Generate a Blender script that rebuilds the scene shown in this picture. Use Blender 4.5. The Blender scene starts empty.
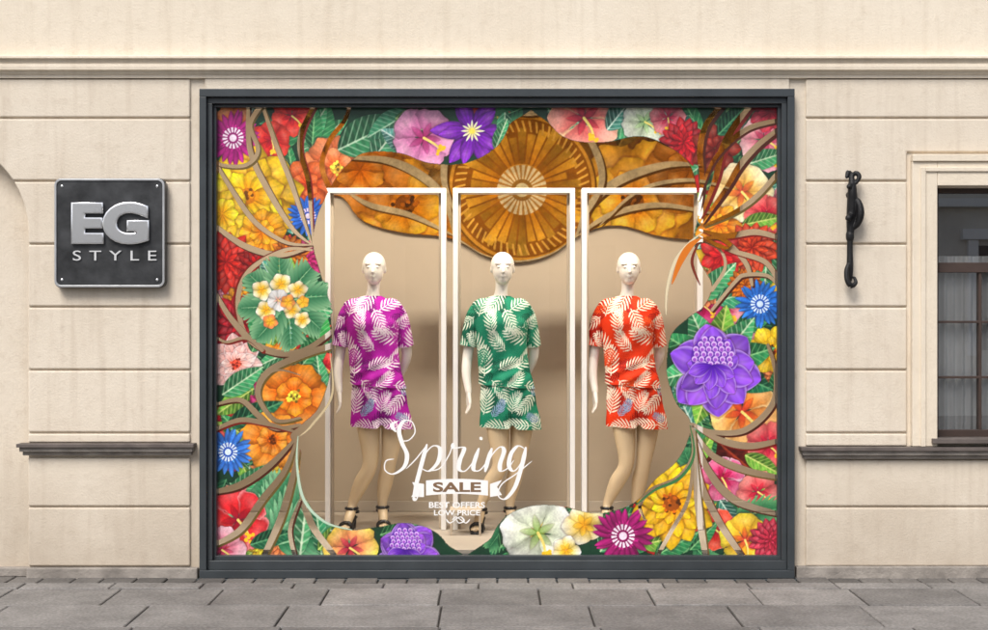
import bpy, bmesh, math, random
import numpy as np
from mathutils import Vector, Matrix
random.seed(7); RNG=np.random.RandomState(11)
sc=bpy.context.scene
CAMD=9.0; K=160.0; CX=494.0; CY=315.0; GY=577.0
CZ=(GY-CY)/K
def P(px,py,y=0.0):
    s=(CAMD+y)/CAMD/K
    return ((px-CX)*s, y, CZ-(py-CY)*s)
def F(px,py,y=0.0):            # facade scale
    return ((px-CX)/K, y, (GY-py)/K)
# ------------------------------------------------------------ helpers
def new_obj(name,me,parent=None,mat=None,smooth=False):
    o=bpy.data.objects.new(name,me); sc.collection.objects.link(o)
    if parent: o.parent=parent
    if mat: me.materials.append(mat)
    if smooth:
        me.polygons.foreach_set('use_smooth',[True]*len(me.polygons))
    return o
def empty(name,loc=(0,0,0)):
    o=bpy.data.objects.new(name,None); o.location=loc; sc.collection.objects.link(o); return o
def mesh(name,v,f):
    me=bpy.data.meshes.new(name); me.from_pydata([tuple(a) for a in v],[],f); me.update(); return me
def fixn(me):
    bm=bmesh.new(); bm.from_mesh(me); bmesh.ops.recalc_face_normals(bm,faces=bm.faces); bm.to_mesh(me); bm.free()
def box_data(x0,x1,y0,y1,z0,z1,V,Fc):
    n=len(V)
    V+= [(x0,y0,z0),(x1,y0,z0),(x1,y1,z0),(x0,y1,z0),(x0,y0,z1),(x1,y0,z1),(x1,y1,z1),(x0,y1,z1)]
    Fc+= [[n+a for a in q] for q in ((0,1,5,4),(1,2,6,5),(2,3,7,6),(3,0,4,7),(4,5,6,7),(3,2,1,0))]
def boxes(name,lst,mat,parent=None,bevel=0.0,seg=2):
    V=[];Fc=[]
    for b in lst: box_data(*b,V,Fc)
    me=mesh(name,V,Fc); fixn(me)
    o=new_obj(name,me,parent,mat)
    if bevel:
        m=o.modifiers.new('b','BEVEL'); m.width=bevel; m.segments=seg; m.limit_method='ANGLE'
    return o
def fbox(x0,x1,p0,p1,y0,y1):   # px box on the facade
    a=F(x0,p1); b=F(x1,p0); return (a[0],b[0],y0,y1,a[2],b[2])
def prisms(name,polys,y0,y1,mat,parent=None,bevel=0.0):
    V=[];Fc=[]
    for poly in polys:
        n=len(V);k=len(poly)
        V+=[F(a,b,y0) for a,b in poly]+[F(a,b,y1) for a,b in poly]
        Fc.append([n+i for i in range(k)]); Fc.append([n+k+i for i in reversed(range(k))])
        for i in range(k):
            j=(i+1)%k; Fc.append([n+j,n+i,n+k+i,n+k+j])
    me=mesh(name,V,Fc); fixn(me); o=new_obj(name,me,parent,mat)
    if bevel:
        m=o.modifiers.new('b','BEVEL'); m.width=bevel; m.segments=3; m.limit_method='ANGLE'; m.angle_limit=math.radians(50)
    return o
def lin(c):
    c=np.asarray(c,float)/255.0
    return np.where(c<=0.04045,c/12.92,((c+0.055)/1.055)**2.4)
def catmull(pts,closed=False,step=8):
    p=[np.array(q,float) for q in pts]
    n=len(p); out=[]
    rng=range(n) if closed else range(n-1)
    for i in rng:
        p0=p[(i-1)%n] if (closed or i>0) else p[0]
        p1=p[i];p2=p[(i+1)%n]
        p3=p[(i+2)%n] if (closed or i<n-2) else p[-1]
        for t in np.arange(0,1,1.0/step):
            out.append(0.5*((2*p1)+(-p0+p2)*t+(2*p0-5*p1+4*p2-p3)*t*t+(-p0+3*p1-3*p2+p3)*t**3))
    if not closed: out.append(p[-1])
    return np.array(out)
# ------------------------------------------------------------ materials
def mat_new(name):
    m=bpy.data.materials.new(name); m.use_nodes=True
    nt=m.node_tree; return m,nt,nt.nodes['Principled BSDF']
def simple(name,col,rough=0.5,metal=0.0,noise=0.0,scale=8,bump=0.0,coat=0.0):
    m,nt,b=mat_new(name)
    b.inputs['Roughness'].default_value=rough; b.inputs['Metallic'].default_value=metal
    c=list(col)+[1]
    tc=nt.nodes.new('ShaderNodeTexCoord')
    n=nt.nodes.new('ShaderNodeTexNoise'); n.inputs['Scale'].default_value=scale; n.inputs['Detail'].default_value=4
    nt.links.new(tc.outputs['Object'],n.inputs['Vector'])
    r=nt.nodes.new('ShaderNodeValToRGB')
    r.color_ramp.elements[0].position=0.3; r.color_ramp.elements[1].position=0.7
    r.color_ramp.elements[0].color=[max(0,x*(1-noise)) for x in c[:3]]+[1]
    r.color_ramp.elements[1].color=[min(1,x*(1+noise)) for x in c[:3]]+[1]
    nt.links.new(n.outputs['Fac'],r.inputs['Fac']); nt.links.new(r.outputs['Color'],b.inputs['Base Color'])
    if bump:
        bp=nt.nodes.new('ShaderNodeBump'); bp.inputs['Strength'].default_value=bump; bp.inputs['Distance'].default_value=0.01
        n2=nt.nodes.new('ShaderNodeTexNoise'); n2.inputs['Scale'].default_value=scale*8; n2.inputs['Detail'].default_value=3
        nt.links.new(tc.outputs['Object'],n2.inputs['Vector'])
        nt.links.new(n2.outputs['Fac'],bp.inputs['Height']); nt.links.new(bp.outputs['Normal'],b.inputs['Normal'])
    return m
def plaster(name,col,dark,stain):
    m,nt,b=mat_new(name); N=nt.nodes; L=nt.links
    b.inputs['Roughness'].default_value=0.85; b.inputs['Specular IOR Level'].default_value=0.2
    tc=N.new('ShaderNodeTexCoord')
    def noise(scale,det,sx=1,sz=1,rough=0.6):
        mp=N.new('ShaderNodeMapping'); mp.inputs['Scale'].default_value=(sx,1,sz)
        n=N.new('ShaderNodeTexNoise'); n.inputs['Scale'].default_value=scale; n.inputs['Detail'].default_value=det; n.inputs['Roughness'].default_value=rough
        L.new(tc.outputs['Object'],mp.inputs['Vector']); L.new(mp.outputs['Vector'],n.inputs['Vector']); return n
    def ramp(src,p0,p1,v0=0,v1=1):
        r=N.new('ShaderNodeMapRange'); r.inputs['From Min'].default_value=p0; r.inputs['From Max'].default_value=p1
        r.inputs['To Min'].default_value=v0; r.inputs['To Max'].default_value=v1
        L.new(src,r.inputs['Value']); return r.outputs['Result']
    def mix(f,a,bc):
        x=N.new('ShaderNodeMix'); x.data_type='RGBA'
        L.new(f,x.inputs['Factor'])
        if isinstance(a,tuple): x.inputs['A'].default_value=a
        else: L.new(a,x.inputs['A'])
        x.inputs['B'].default_value=bc
        return x.outputs['Result']
    a=noise(1.3,6,rough=0.68); c1=mix(ramp(a.outputs['Fac'],0.35,0.65,0,1.0),tuple(col)+(1,),tuple(dark)+(1,))
    s=noise(2.0,5,6,0.45); c2=mix(ramp(s.outputs['Fac'],0.50,0.78,0,0.6),c1,tuple(stain)+(1,))
    g=noise(12,5,rough=0.7); c3=mix(ramp(g.outputs['Fac'],0.54,0.74,0,0.5),c2,tuple(stain)+(1,))
    sp=N.new('ShaderNodeSeparateXYZ'); L.new(tc.outputs['Object'],sp.inputs['Vector'])
    h=ramp(sp.outputs['Z'],0.0,0.75,0.75,0)
    mm=N.new('ShaderNodeMath'); mm.operation='MULTIPLY'; L.new(h,mm.inputs[0]); L.new(ramp(a.outputs['Fac'],0.3,0.6,0.4,1),mm.inputs[1])
    c4=mix(mm.outputs[0],c3,tuple(x*0.8 for x in stain)+(1,))
    L.new(c4,b.inputs['Base Color'])
    n1=noise(80,3,rough=0.7)
    ad=N.new('ShaderNodeMath'); ad.operation='MULTIPLY_ADD'; L.new(g.outputs['Fac'],ad.inputs[0]); ad.inputs[1].default_value=1.3; L.new(n1.outputs['Fac'],ad.inputs[2])
    bp=N.new('ShaderNodeBump'); bp.inputs['Strength'].default_value=0.45; bp.inputs['Distance'].default_value=0.006
    L.new(ad.outputs[0],bp.inputs['Height']); L.new(bp.outputs['Normal'],b.inputs['Normal'])
    return m
def vcol(name,rough=0.5,alpha=False,spec=0.4,bump=0):
    m,nt,b=mat_new(name); N=nt.nodes;L=nt.links
    at=N.new('ShaderNodeAttribute'); at.attribute_name='Col'
    b.inputs['Roughness'].default_value=rough; b.inputs['Specular IOR Level'].default_value=spec
    L.new(at.outputs['Color'],b.inputs['Base Color'])
    if alpha: L.new(at.outputs['Alpha'],b.inputs['Alpha'])
    if bump:
        tc=N.new('ShaderNodeTexCoord'); n=N.new('ShaderNodeTexNoise'); n.inputs['Scale'].default_value=25; n.inputs['Detail'].default_value=4
        L.new(tc.outputs['Object'],n.inputs['Vector'])
        bp=N.new('ShaderNodeBump'); bp.inputs['Strength'].default_value=bump; bp.inputs['Distance'].default_value=0.01
        L.new(n.outputs['Fac'],bp.inputs['Height']); L.new(bp.outputs['Normal'],b.inputs['Normal'])
    return m
M_wall=plaster('plaster_cream',(0.77,0.69,0.575),(0.70,0.615,0.50),(0.55,0.46,0.36))
M_wall2=plaster('plaster_upper',(0.81,0.725,0.595),(0.75,0.66,0.53),(0.63,0.54,0.42))
M_base=simple('plinth_stone',(0.30,0.27,0.24),0.9,noise=0.3,scale=9,bump=0.5)
M_flash=simple('ledge_metal',(0.12,0.10,0.09),0.6,noise=0.3,scale=10)
M_frame=simple('frame_paint',(0.042,0.050,0.056),0.38,noise=0.15,scale=5,bump=0.03)
M_inner=simple('display_wall',(0.50,0.42,0.32),0.9,noise=0.05,scale=2)
M_floor=simple('display_floor',(0.50,0.44,0.36),0.6,noise=0.06,scale=3)
M_white=simple('white_lacquer',(0.88,0.87,0.85),0.4,noise=0.02)
M_brown=simple('window_brown',(0.055,0.035,0.028),0.5,noise=0.2)
M_iron=simple('black_iron',(0.012,0.012,0.013),0.45,metal=0.3,noise=0.3,scale=40,bump=0.3)
M_chrome=simple('chrome',(0.88,0.89,0.90),0.22,metal=0.8,noise=0.03)
M_signblk=simple('sign_charcoal',(0.055,0.057,0.060),0.32,metal=0.3,noise=0.45,scale=9,bump=0.06)
M_style=simple('letter_grey',(0.62,0.63,0.64),0.35,noise=0.05)
M_vwhite=simple('vinyl_white',(0.93,0.92,0.90),0.5,noise=0.01)
M_vbrown=simple('vinyl_brown',(0.22,0.13,0.07),0.5,noise=0.01)
M_shoe=simple('shoe_black',(0.008,0.008,0.009),0.3,noise=0.1)
# ------------------------------------------------------------ painter (printed artwork stored as vertex colours)
def smoothnoise(h,w,cell,seed):
    r=np.random.RandomState(seed); gh=int(h/cell)+3; gw=int(w/cell)+3; g=r.rand(gh,gw)
    y=np.arange(h)/cell; x=np.arange(w)/cell; yi=y.astype(int); xi=x.astype(int); fy=(y-yi)[:,None]; fx=(x-xi)[None,:]
    fy=fy*fy*(3-2*fy); fx=fx*fx*(3-2*fx)
    a=g[yi][:,xi];b=g[yi][:,xi+1];c=g[yi+1][:,xi];d=g[yi+1][:,xi+1]
    return (a*(1-fx)+b*fx)*(1-fy)+(c*(1-fx)+d*fx)*fy
class Canvas:
    def __init__(s,x0,y0,x1,y1,S,shadow=0.0):
        s.S=S; s.x0=x0;s.y0=y0; s.shadow=shadow
        s.W=int((x1-x0)*S)+1; s.H=int((y1-y0)*S)+1
        s.X,s.Y=np.meshgrid(x0+np.arange(s.W)/S,y0+np.arange(s.H)/S)
        s.rgb=np.zeros((s.H,s.W,3)); s.a=np.zeros((s.H,s.W)); s.clip=np.ones((s.H,s.W))
    def win(s,x0,y0,x1,y1):
        i0=max(0,int((x0-s.x0)*s.S)-2); i1=min(s.W,int((x1-s.x0)*s.S)+3)
        j0=max(0,int((y0-s.y0)*s.S)-2); j1=min(s.H,int((y1-s.y0)*s.S)+3)
        if i1<=i0 or j1<=j0: return None
        return (slice(j0,j1),slice(i0,i1))
    def blend(s,sl,m,col):
        m=m*s.clip[sl]; a=s.a[sl]
        col=np.asarray(col,float)
        ao=m+a*(1-m)
        num=col*m[...,None]+s.rgb[sl]*(a*(1-m))[...,None]
        s.rgb[sl]=np.where(ao[...,None]>1e-5,num/np.maximum(ao,1e-5)[...,None],s.rgb[sl])
        s.a[sl]=ao
    def erase(s,sl,m): s.a[sl]=s.a[sl]*(1-m)
    def poly(s,pts):
        m=np.zeros((s.H,s.W),bool); ys=s.Y[:,0]; xs=s.X[0]
        n=len(pts)
        for i in range(n):
            x1,y1=pts[i];x2,y2=pts[(i+1)%n]
            if y1==y2: continue
            r=np.where((y1>ys)!=(y2>ys))[0]
            if len(r)==0: continue
            xc=(x2-x1)*(ys[r]-y1)/(y2-y1)+x1
            m[r]^=(xs[None,:]<xc[:,None])
        f=m.astype(float); g=f.copy()
        g[1:-1,1:-1]=(f[:-2,1:-1]+f[2:,1:-1]+f[1:-1,:-2]+f[1:-1,2:]+2*f[1:-1,1:-1])/6
        return g
    def petal(s,cx,cy,ang,L,W,c0,c1,p=1.4,ruf=0.0,vein=0.12,edge=0.25,k=30,bend=0.0,alpha=1.0,rim=None):
        sl=s.win(cx-L*1.15,cy-L*1.15,cx+L*1.15,cy+L*1.15)
        if sl is None: return
        dx=s.X[sl]-cx; dy=s.Y[sl]-cy; ca,sa=math.cos(ang),math.sin(ang)
        u=(dx*ca+dy*sa)/L; v=-dx*sa+dy*ca
        v=v-bend*L*(u**2)
        if ruf: u=u*(1+ruf*0.5*np.sin(v/max(W,1)*14+ang*7))
        uc=np.clip(u,0,1)
        w=W*0.5*np.sin(np.pi*uc**p)**0.75
        if ruf: w=w*(1+ruf*np.sin(uc*22+ang*5)+ruf*0.6*np.sin(uc*41+ang*9))
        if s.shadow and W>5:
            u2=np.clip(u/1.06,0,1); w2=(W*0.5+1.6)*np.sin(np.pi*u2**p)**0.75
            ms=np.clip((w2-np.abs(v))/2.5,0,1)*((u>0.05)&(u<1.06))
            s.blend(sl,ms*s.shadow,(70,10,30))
        m=np.clip(0.5+(w-np.abs(v))*s.S,0,1)*((u>0)&(u<1))
        t=uc[...,None]; q=np.clip(np.abs(v)/np.maximum(w,0.3),0,1)
        col=np.array(c0)*(1-t)+np.array(c1)*t
        th=np.arctan2(v,np.maximum(uc*L,0.5)+L*0.05)
        side=0.09*np.clip(v/np.maximum(w,0.3),-1,1)*math.sin(ang*2+1)
        wob=0.8*np.sin(uc*7+ang*3)
        sh=1-edge*q**3+vein*np.sin(th*k+wob)*(0.4+0.6*(1-uc))+vein*0.5*np.sin(th*k*2.3+1+wob*1.7)*uc+side
        col=np.clip(col*sh[...,None],0,255)
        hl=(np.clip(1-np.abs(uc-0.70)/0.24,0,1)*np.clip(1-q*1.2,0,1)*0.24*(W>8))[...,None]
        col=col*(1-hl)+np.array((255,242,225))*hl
        if rim is not None:
            rm=np.clip((q-0.72)*5,0,1)[...,None]*0.75*np.clip(uc*2,0,1)[...,None]; col=col*(1-rm)+np.array(rim)*rm
        s.blend(sl,m*alpha,col)
    def disc(s,cx,cy,r,col,alpha=1.0,spk=0,col2=None):
        sl=s.win(cx-r,cy-r,cx+r,cy+r)
        if sl is None: return
        dx=s.X[sl]-cx;dy=s.Y[sl]-cy; d=np.hypot(dx,dy)
        m=np.clip(0.5+(r-d)*s.S,0,1)
        c=np.ones(dx.shape+(3,))*np.array(col,float)
        if spk:
            f=np.clip(np.sin(np.arctan2(dy,dx)*spk)*3,0,1)*np.clip((d/r-0.25)*4,0,1)
            c=c*(1-f[...,None])+np.array(col2)*f[...,None]
        s.blend(sl,m*alpha,c)
    def leaf(s,cx,cy,L,W,ang,c=(40,120,60),lv=(150,200,130),p=0.8,stripe=1.0,bend=0.0):
        sl=s.win(cx-L*1.1,cy-L*1.1,cx+L*1.1,cy+L*1.1)
        if sl is None: return
        dx=s.X[sl]-cx; dy=s.Y[sl]-cy; ca,sa=math.cos(ang),math.sin(ang)
        u=(dx*ca+dy*sa)/L; v=-dx*sa+dy*ca-bend*L*(u**2); uc=np.clip(u,0,1)
        w=W*0.5*np.sin(np.pi*uc**p)**0.85
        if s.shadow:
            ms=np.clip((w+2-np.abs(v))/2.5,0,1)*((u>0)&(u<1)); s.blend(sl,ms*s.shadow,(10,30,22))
        m=np.clip(0.5+(w-np.abs(v))*s.S,0,1)*((u>0)&(u<1))
        st=np.clip(np.sin((uc*L-np.abs(v)*0.9)*(2*np.pi/max(4.5,L*0.11)))*2.0-1.0,0,1)*0.55*stripe
        mid=np.clip(1.3-np.abs(v)/(0.5+0.008*L),0,1)
        f=np.clip(st+mid,0,1)[...,None]
        base=np.array(c)*(0.68+0.6*(v>0)[...,None]*0.7+0.3*uc[...,None]+0.1*np.sin(uc*L*0.9)[...,None])
        s.blend(sl,m,np.clip(base*(1-f)+np.array(lv)*f,0,255))
    def frond(s,cx,cy,L,ang,c,lv,n=13,wl=0.55,bend=0.25,lw=0.11):
        for i in range(n):
            t=(i+0.6)/n
            a=ang+bend*t*1.2
            x=cx+L*t*math.cos(ang+bend*t*0.6); y=cy+L*t*math.sin(ang+bend*t*0.6)
            ll=L*wl*math.sin(math.pi*(0.15+0.8*t))**0.7
            for sg in (-1,1):
                s.petal(x,y,a+sg*(1.05-0.5*t),ll,L*lw,c,lv,p=0.8,vein=0,edge=0.1,bend=-sg*0.15)
        s.stroke([(cx,cy),(cx+L*0.5*math.cos(ang+bend*.3),cy+L*0.5*math.sin(ang+bend*.3)),(cx+L*math.cos(ang+bend*.6),cy+L*math.sin(ang+bend*.6))],L*0.03,L*0.01,lv)
    def stroke(s,pts,w0,w1,col,prof='lin',mid=None,alpha=1.0):
        c=catmull(pts,False,14); n=len(c)
        x0,y0=c.min(0)-max(w0,w1,mid or 0)-2; x1,y1=c.max(0)+max(w0,w1,mid or 0)+2
        sl=s.win(x0,y0,x1,y1)
        if sl is None: return
        X=s.X[sl];Y=s.Y[sl]; m=np.zeros(X.shape)
        def wd(t):
            if mid is not None: return (w0*(1-t)+w1*t)+(mid-(w0+w1)/2)*math.sin(math.pi*t)
            return w0*(1-t)+w1*t
        for i in range(n-1):
            t=i/(n-1)
            ra,rb=wd(t)/2,wd((i+1)/(n-1))/2; R=max(ra,rb)+1.5
            a,b=c[i],c[i+1]
            bx0=max(0,int((min(a[0],b[0])-R-X[0,0])*s.S)); bx1=int((max(a[0],b[0])+R-X[0,0])*s.S)+2
            by0=max(0,int((min(a[1],b[1])-R-Y[0,0])*s.S)); by1=int((max(a[1],b[1])+R-Y[0,0])*s.S)+2
            q=(slice(by0,max(by0,by1)),slice(bx0,max(bx0,bx1))); Xq=X[q];Yq=Y[q]
            if Xq.size==0: continue
            d=b-a; L2=max(d@d,1e-6); tt=np.clip(((Xq-a[0])*d[0]+(Yq-a[1])*d[1])/L2,0,1)
            dist=np.hypot(Xq-a[0]-tt*d[0],Yq-a[1]-tt*d[1])-(ra+(rb-ra)*tt)
            m[q]=np.maximum(m[q],np.clip(0.5-dist*s.S,0,1))
        if col is None: s.erase(sl,m)
        else: s.blend(sl,m*alpha,col)
    def flower(s,cx,cy,R,n,c0,c1,layers=2,p=1.4,wf=1.1,rot=0.0,cc=None,cr=0.15,ruf=0.0,vein=0.12,edge=0.3,rim=None,k=20):
        for l in range(layers):
            r=R*(1-0.3*l/max(1,layers-1)*1.6) if layers>1 else R
            r=max(r,R*0.3)
            for kk in range(n):
                b=1.0+RNG.uniform(-0.14,0.12)+0.05*l
                s.petal(cx,cy,rot+l*math.pi/n+2*math.pi*kk/n+RNG.uniform(-.08,.08),r*RNG.uniform(0.88,1.05),wf*2*math.pi*r/n*0.62,
                        np.clip(np.array(c0)*b,0,255),np.clip(np.array(c1)*b,0,255),p=p,ruf=ruf,vein=vein,edge=edge,rim=rim,bend=RNG.uniform(-.1,.1),k=k)
        if cc is not None:
            s.disc(cx,cy,R*cr,cc)
            for kk in range(18):
                a=RNG.uniform(0,6.28); d=R*cr*RNG.uniform(0.2,1.3)
                s.disc(cx+d*math.cos(a),cy+d*math.sin(a),R*0.025+0.5,np.clip(np.array(cc)*RNG.choice([0.55,1.35]),0,255))
    def daisy(s,cx,cy,R,c0,c1,white=(245,225,240)):
        s.flower(cx,cy,R,22,c0,c1,layers=2,p=1.3,wf=1.4,vein=0.05,edge=0.45)
        s.disc(cx,cy,R*0.38,white,spk=16,col2=c0); s.disc(cx,cy,R*0.2,c0); s.disc(cx,cy,R*0.13,white)
    def hib(s,cx,cy,R,c0,c1,rot=0.3,eye=(150,10,50),rim=None):
        s.flower(cx,cy,R,5,c0,c1,layers=1,p=1.9,wf=1.35,rot=rot,ruf=0.05,vein=0.055,edge=0.22,rim=rim,k=13)
        for k in range(5): s.petal(cx,cy,rot+2*math.pi*k/5,R*0.5,R*0.2,eye,c0,p=0.8,vein=0,alpha=0.7)
        a=rot+0.5; x=cx+R*0.62*math.cos(a);y=cy+R*0.62*math.sin(a)
        s.stroke([(cx,cy),((cx+x)/2+R*.05,(cy+y)/2),(x,y)],R*0.08,R*0.06,(250,225,120))
        for k in range(9): s.disc(x+RNG.uniform(-1,1)*R*.12,y+RNG.uniform(-1,1)*R*.12,R*0.04+.4,(255,200,40))
    def dahlia(s,cx,cy,R,c0,c1):
        for r,n in ((1,15),(0.8,13),(0.6,11),(0.42,9),(0.25,6)):
            for k in range(n):
                b=RNG.uniform(0.8,1.15)
                s.petal(cx,cy,2*math.pi*k/n+r*7+RNG.uniform(-.07,.07),R*r*RNG.uniform(.92,1.04),R*r*0.46,np.array(c0)*0.75*b,np.clip(np.array(c1)*b*(1.2-0.3*r),0,255),p=1.1,vein=0.08,edge=0.45)
    def plum(s,cx,cy,R,rot=0.0,c1=(252,250,235)):
        s.flower(cx,cy,R,5,(250,190,30),c1,layers=1,p=1.3,wf=1.15,rot=rot,vein=0.03,edge=0.22)
        for k in range(5): s.petal(cx,cy,rot+2*math.pi*k/5,R*0.5,R*0.28,(248,160,20),(252,215,70),p=1.0,vein=0,alpha=0.8)
    def ginger(s,cx,cy,R,c0=(70,15,150),c1=(165,85,245)):
        for r,n,o,wf in ((1,6,0.35,.72),(0.95,5,0.9,.62),(0.75,5,0.2,.62),(0.6,5,0.75,.6)):
            for k in range(n):
                b=RNG.uniform(0.75,1.15); a=2*math.pi*k/n+o+RNG.uniform(-.12,.12)
                rr=R*r*(1.0 if math.sin(a)>-0.2 else 0.85)*RNG.uniform(.92,1.05)
                s.petal(cx,cy+R*0.12*(1-r),a,rr,R*r*wf,np.array(c0)*b,np.clip(np.array(c1)*b,0,255),p=1.25,vein=0.09,edge=0.4,rim=(205,170,255),k=18,bend=RNG.uniform(-.15,.15))
        hx,hy=cx-R*0.08,cy-R*0.22
        s.disc(hx,hy,R*0.42,(95,40,170))
        for j in range(8):
            yy=hy-R*0.36+j*R*0.10; hw=math.sqrt(max(0.02,0.42**2-((yy-hy)/R)**2))*R
            nn=max(3,int(hw*2/(R*0.12)))
            for i in range(nn):
                xx=hx-hw+(i+0.5+(j%2)*0.3)*2*hw/nn
                s.disc(xx,yy,R*0.056,(225,190,245)); s.disc(xx,yy+R*0.015,R*0.036,(160,80,205))
        for a in (0.5,1.1,1.7,2.3,2.8): s.petal(hx,hy+R*0.16,a,R*0.5,R*0.30,np.array(c0)*.9,np.array(c1),p=1.2,vein=.1,rim=(205,170,255))
    def tone(s,seed,amt=0.16):
        n=smoothnoise(s.H,s.W,14*s.S,seed)*0.6+smoothnoise(s.H,s.W,4*s.S,seed+1)*0.4
        f=1+(n-0.5)*2*amt; s.rgb=np.clip(s.rgb*f[...,None],0,255)
        g=smoothnoise(s.H,s.W,1.3*s.S,seed+2); s.rgb=np.clip(s.rgb*(1+(g-.5)*0.12)[...,None],0,255)
    def to_object(s,name,y,mat,parent,gain=1.0,mat2=None):
        s.a[s.a>0.99]=1.0
        g=s.a>0.004
        fm=(g[:-1,:-1]|g[1:,:-1]|g[:-1,1:]|g[1:,1:])
        used=np.zeros_like(g); used[:-1,:-1]|=fm;used[1:,:-1]|=fm;used[:-1,1:]|=fm;used[1:,1:]|=fm
        idx=-np.ones(g.shape,int); idx[used]=np.arange(used.sum())
        k=(CAMD+y)/CAMD/K
        co=np.stack([(s.X[used]-CX)*k,np.full(used.sum(),y),CZ-(s.Y[used]-CY)*k],1)
        fj,fi=np.where(fm)
        quads=np.stack([idx[fj+1,fi],idx[fj+1,fi+1],idx[fj,fi+1],idx[fj,fi]],1)
        me=bpy.data.meshes.new(name); nv=len(co);nf=len(quads)
        me.vertices.add(nv); me.vertices.foreach_set('co',co.astype(np.float32).ravel())
        me.loops.add(nf*4); me.loops.foreach_set('vertex_index',quads.astype(np.int32).ravel())
        me.polygons.add(nf); me.polygons.foreach_set('loop_start',np.arange(nf,dtype=np.int32)*4)
        me.update(calc_edges=True)
        at=me.color_attributes.new('Col','FLOAT_COLOR','POINT')
        c=np.concatenate([lin(np.clip(s.rgb[used],0,255))*gain,s.a[used][:,None]],1)
        at.data.foreach_set('color',c.astype(np.float32).ravel())
        o=new_obj(name,me,parent,mat)
        if mat2:
            me.materials.append(mat2); A4=np.minimum(np.minimum(s.a[fj,fi],s.a[fj+1,fi]),np.minimum(s.a[fj,fi+1],s.a[fj+1,fi+1]))
            me.polygons.foreach_set('material_index',(A4>0.995).astype(np.int32))
        return o
    def sample(s,x,y):
        i=np.clip(((x-s.x0)*s.S).astype(int),0,s.W-1); j=np.clip(((y-s.y0)*s.S).astype(int),0,s.H-1)
        return s.rgb[j,i]
GREENS=[((38,105,62),(130,190,125)),((55,130,82),(195,220,178)),((24,78,52),(90,155,105)),((95,145,52),(200,215,115)),((60,120,102),(205,228,208))]
# ------------------------------------------------------------ glass artwork
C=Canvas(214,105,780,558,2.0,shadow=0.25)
A=catmull([(205,95),(518,95),(509,125),(496,147),(466,163),(430,163),(400,153),(368,152),(352,160),(336,178),(326,196),(316,220),(313,246),(321,275),(329,303),(332,340),(329,378),(318,408),(302,424),(290,436),(301,452),(303,480),(308,503),(322,520),(348,530),(378,527),(405,523),(430,529),(446,543),(452,568),(205,568)],True,8)
B=catmull([(486,568),(492,537),(507,516),(532,506),(560,506),(590,513),(615,511),(638,500),(655,480),(676,462),(688,440),(690,420),(676,402),(667,372),(671,336),(688,318),(704,306),(712,285),(700,262),(694,240),(698,215),(697,190),(689,163),(668,146),(640,136),(605,142),(572,140),(552,126),(543,95),(792,95),(792,568)],True,8)
mA=C.poly(A); mB=C.poly(B)
C.clip=np.maximum(mA,mB)
full=(slice(0,C.H),slice(0,C.W))
C.blend(full,np.ones((C.H,C.W)),(25,62,42))
PAL=[((200,30,40),(240,80,60)),((235,110,20),(255,170,40)),((150,10,60),(220,60,130)),((240,170,20),(255,220,60)),((150,15,20),(215,35,30)),((225,80,110),(250,170,180)),((240,90,30),(250,150,90))]
for i in range(260):
    side=RNG.rand()
    if side<0.45: x,y=RNG.uniform(214,330),RNG.uniform(105,558)
    elif side<0.9: x,y=RNG.uniform(690,780),RNG.uniform(105,558)
    else: x,y=RNG.uniform(480,700),RNG.choice([RNG.uniform(105,140),RNG.uniform(505,558)])
    r=RNG.rand()
    if r<0.5:
        g=GREENS[RNG.randint(len(GREENS))]; C.leaf(x,y,RNG.uniform(28,60),RNG.uniform(10,24),RNG.uniform(0,6.28),g[0],g[1],bend=RNG.uniform(-.2,.2))
    elif r<0.62: C.frond(x,y,RNG.uniform(30,48),RNG.uniform(0,6.28),(30,95,60),(110,175,115),n=9)
    else:
        c=PAL[RNG.randint(len(PAL))]; R=RNG.uniform(13,22)
        (C.hib if RNG.rand()<.5 else C.dahlia)(x,y,R,c[0],c[1])
pi=math.pi
for (x,y,L,W,a,g) in [(282,150,60,26,-1.2,0),(300,152,58,24,-0.6,1),(318,150,52,26,-1.4,0),(270,120,50,22,0.2,2),(330,160,60,30,-0.5,4)]:
    C.leaf(x,y,L,W,a,*GREENS[g])
C.hib(292,116,22,(215,30,35),(240,70,50)); C.hib(272,140,20,(190,20,30),(235,60,40),rot=1)
C.leaf(300,148,50,22,-1.0,*GREENS[1]); C.leaf(312,150,46,18,-1.5,*GREENS[0])
C.flower(336,168,38,6,(232,80,20),(252,150,95),layers=2,p=1.6,wf=1.3,cc=(240,180,60),ruf=.05,vein=.07)
C.flower(306,184,26,6,(225,65,20),(250,120,50),layers=2,p=1.6,wf=1.3,vein=.07)
C.leaf(338,150,75,40,-0.45,(45,110,70),(185,215,180)); C.leaf(372,160,60,30,-0.9,(60,130,90),(205,225,195)); C.leaf(410,112,50,26,2.6,(45,105,75),(160,200,165))
C.leaf(415,150,40,22,-2.6,(70,120,110),(200,220,210)); C.leaf(395,118,45,22,0.1,(75,150,70),(190,220,150))
C.hib(424,138,34,(212,95,160),(242,172,208),rot=0.1,eye=(160,20,90))
for r,n,o in ((42,6,0.1),(34,5,0.6)):
    for k in range(n): C.petal(472,131,2*pi*k/n+o,r*RNG.uniform(.9,1.05),r*0.42,(95,10,145),(165,60,230),p=0.95,vein=0.12,edge=0.35,bend=RNG.uniform(-.15,.15))
for k in range(12): C.petal(472,131,2*pi*k/12,RNG.uniform(9,14),2.4,(245,225,120),(255,255,240),p=1.2,vein=0)
C.disc(472,131,3,(250,230,90)); C.leaf(505,112,30,16,1.6,(60,130,90),(190,220,180)); C.leaf(495,150,34,14,-1.2,*GREENS[1])
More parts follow.
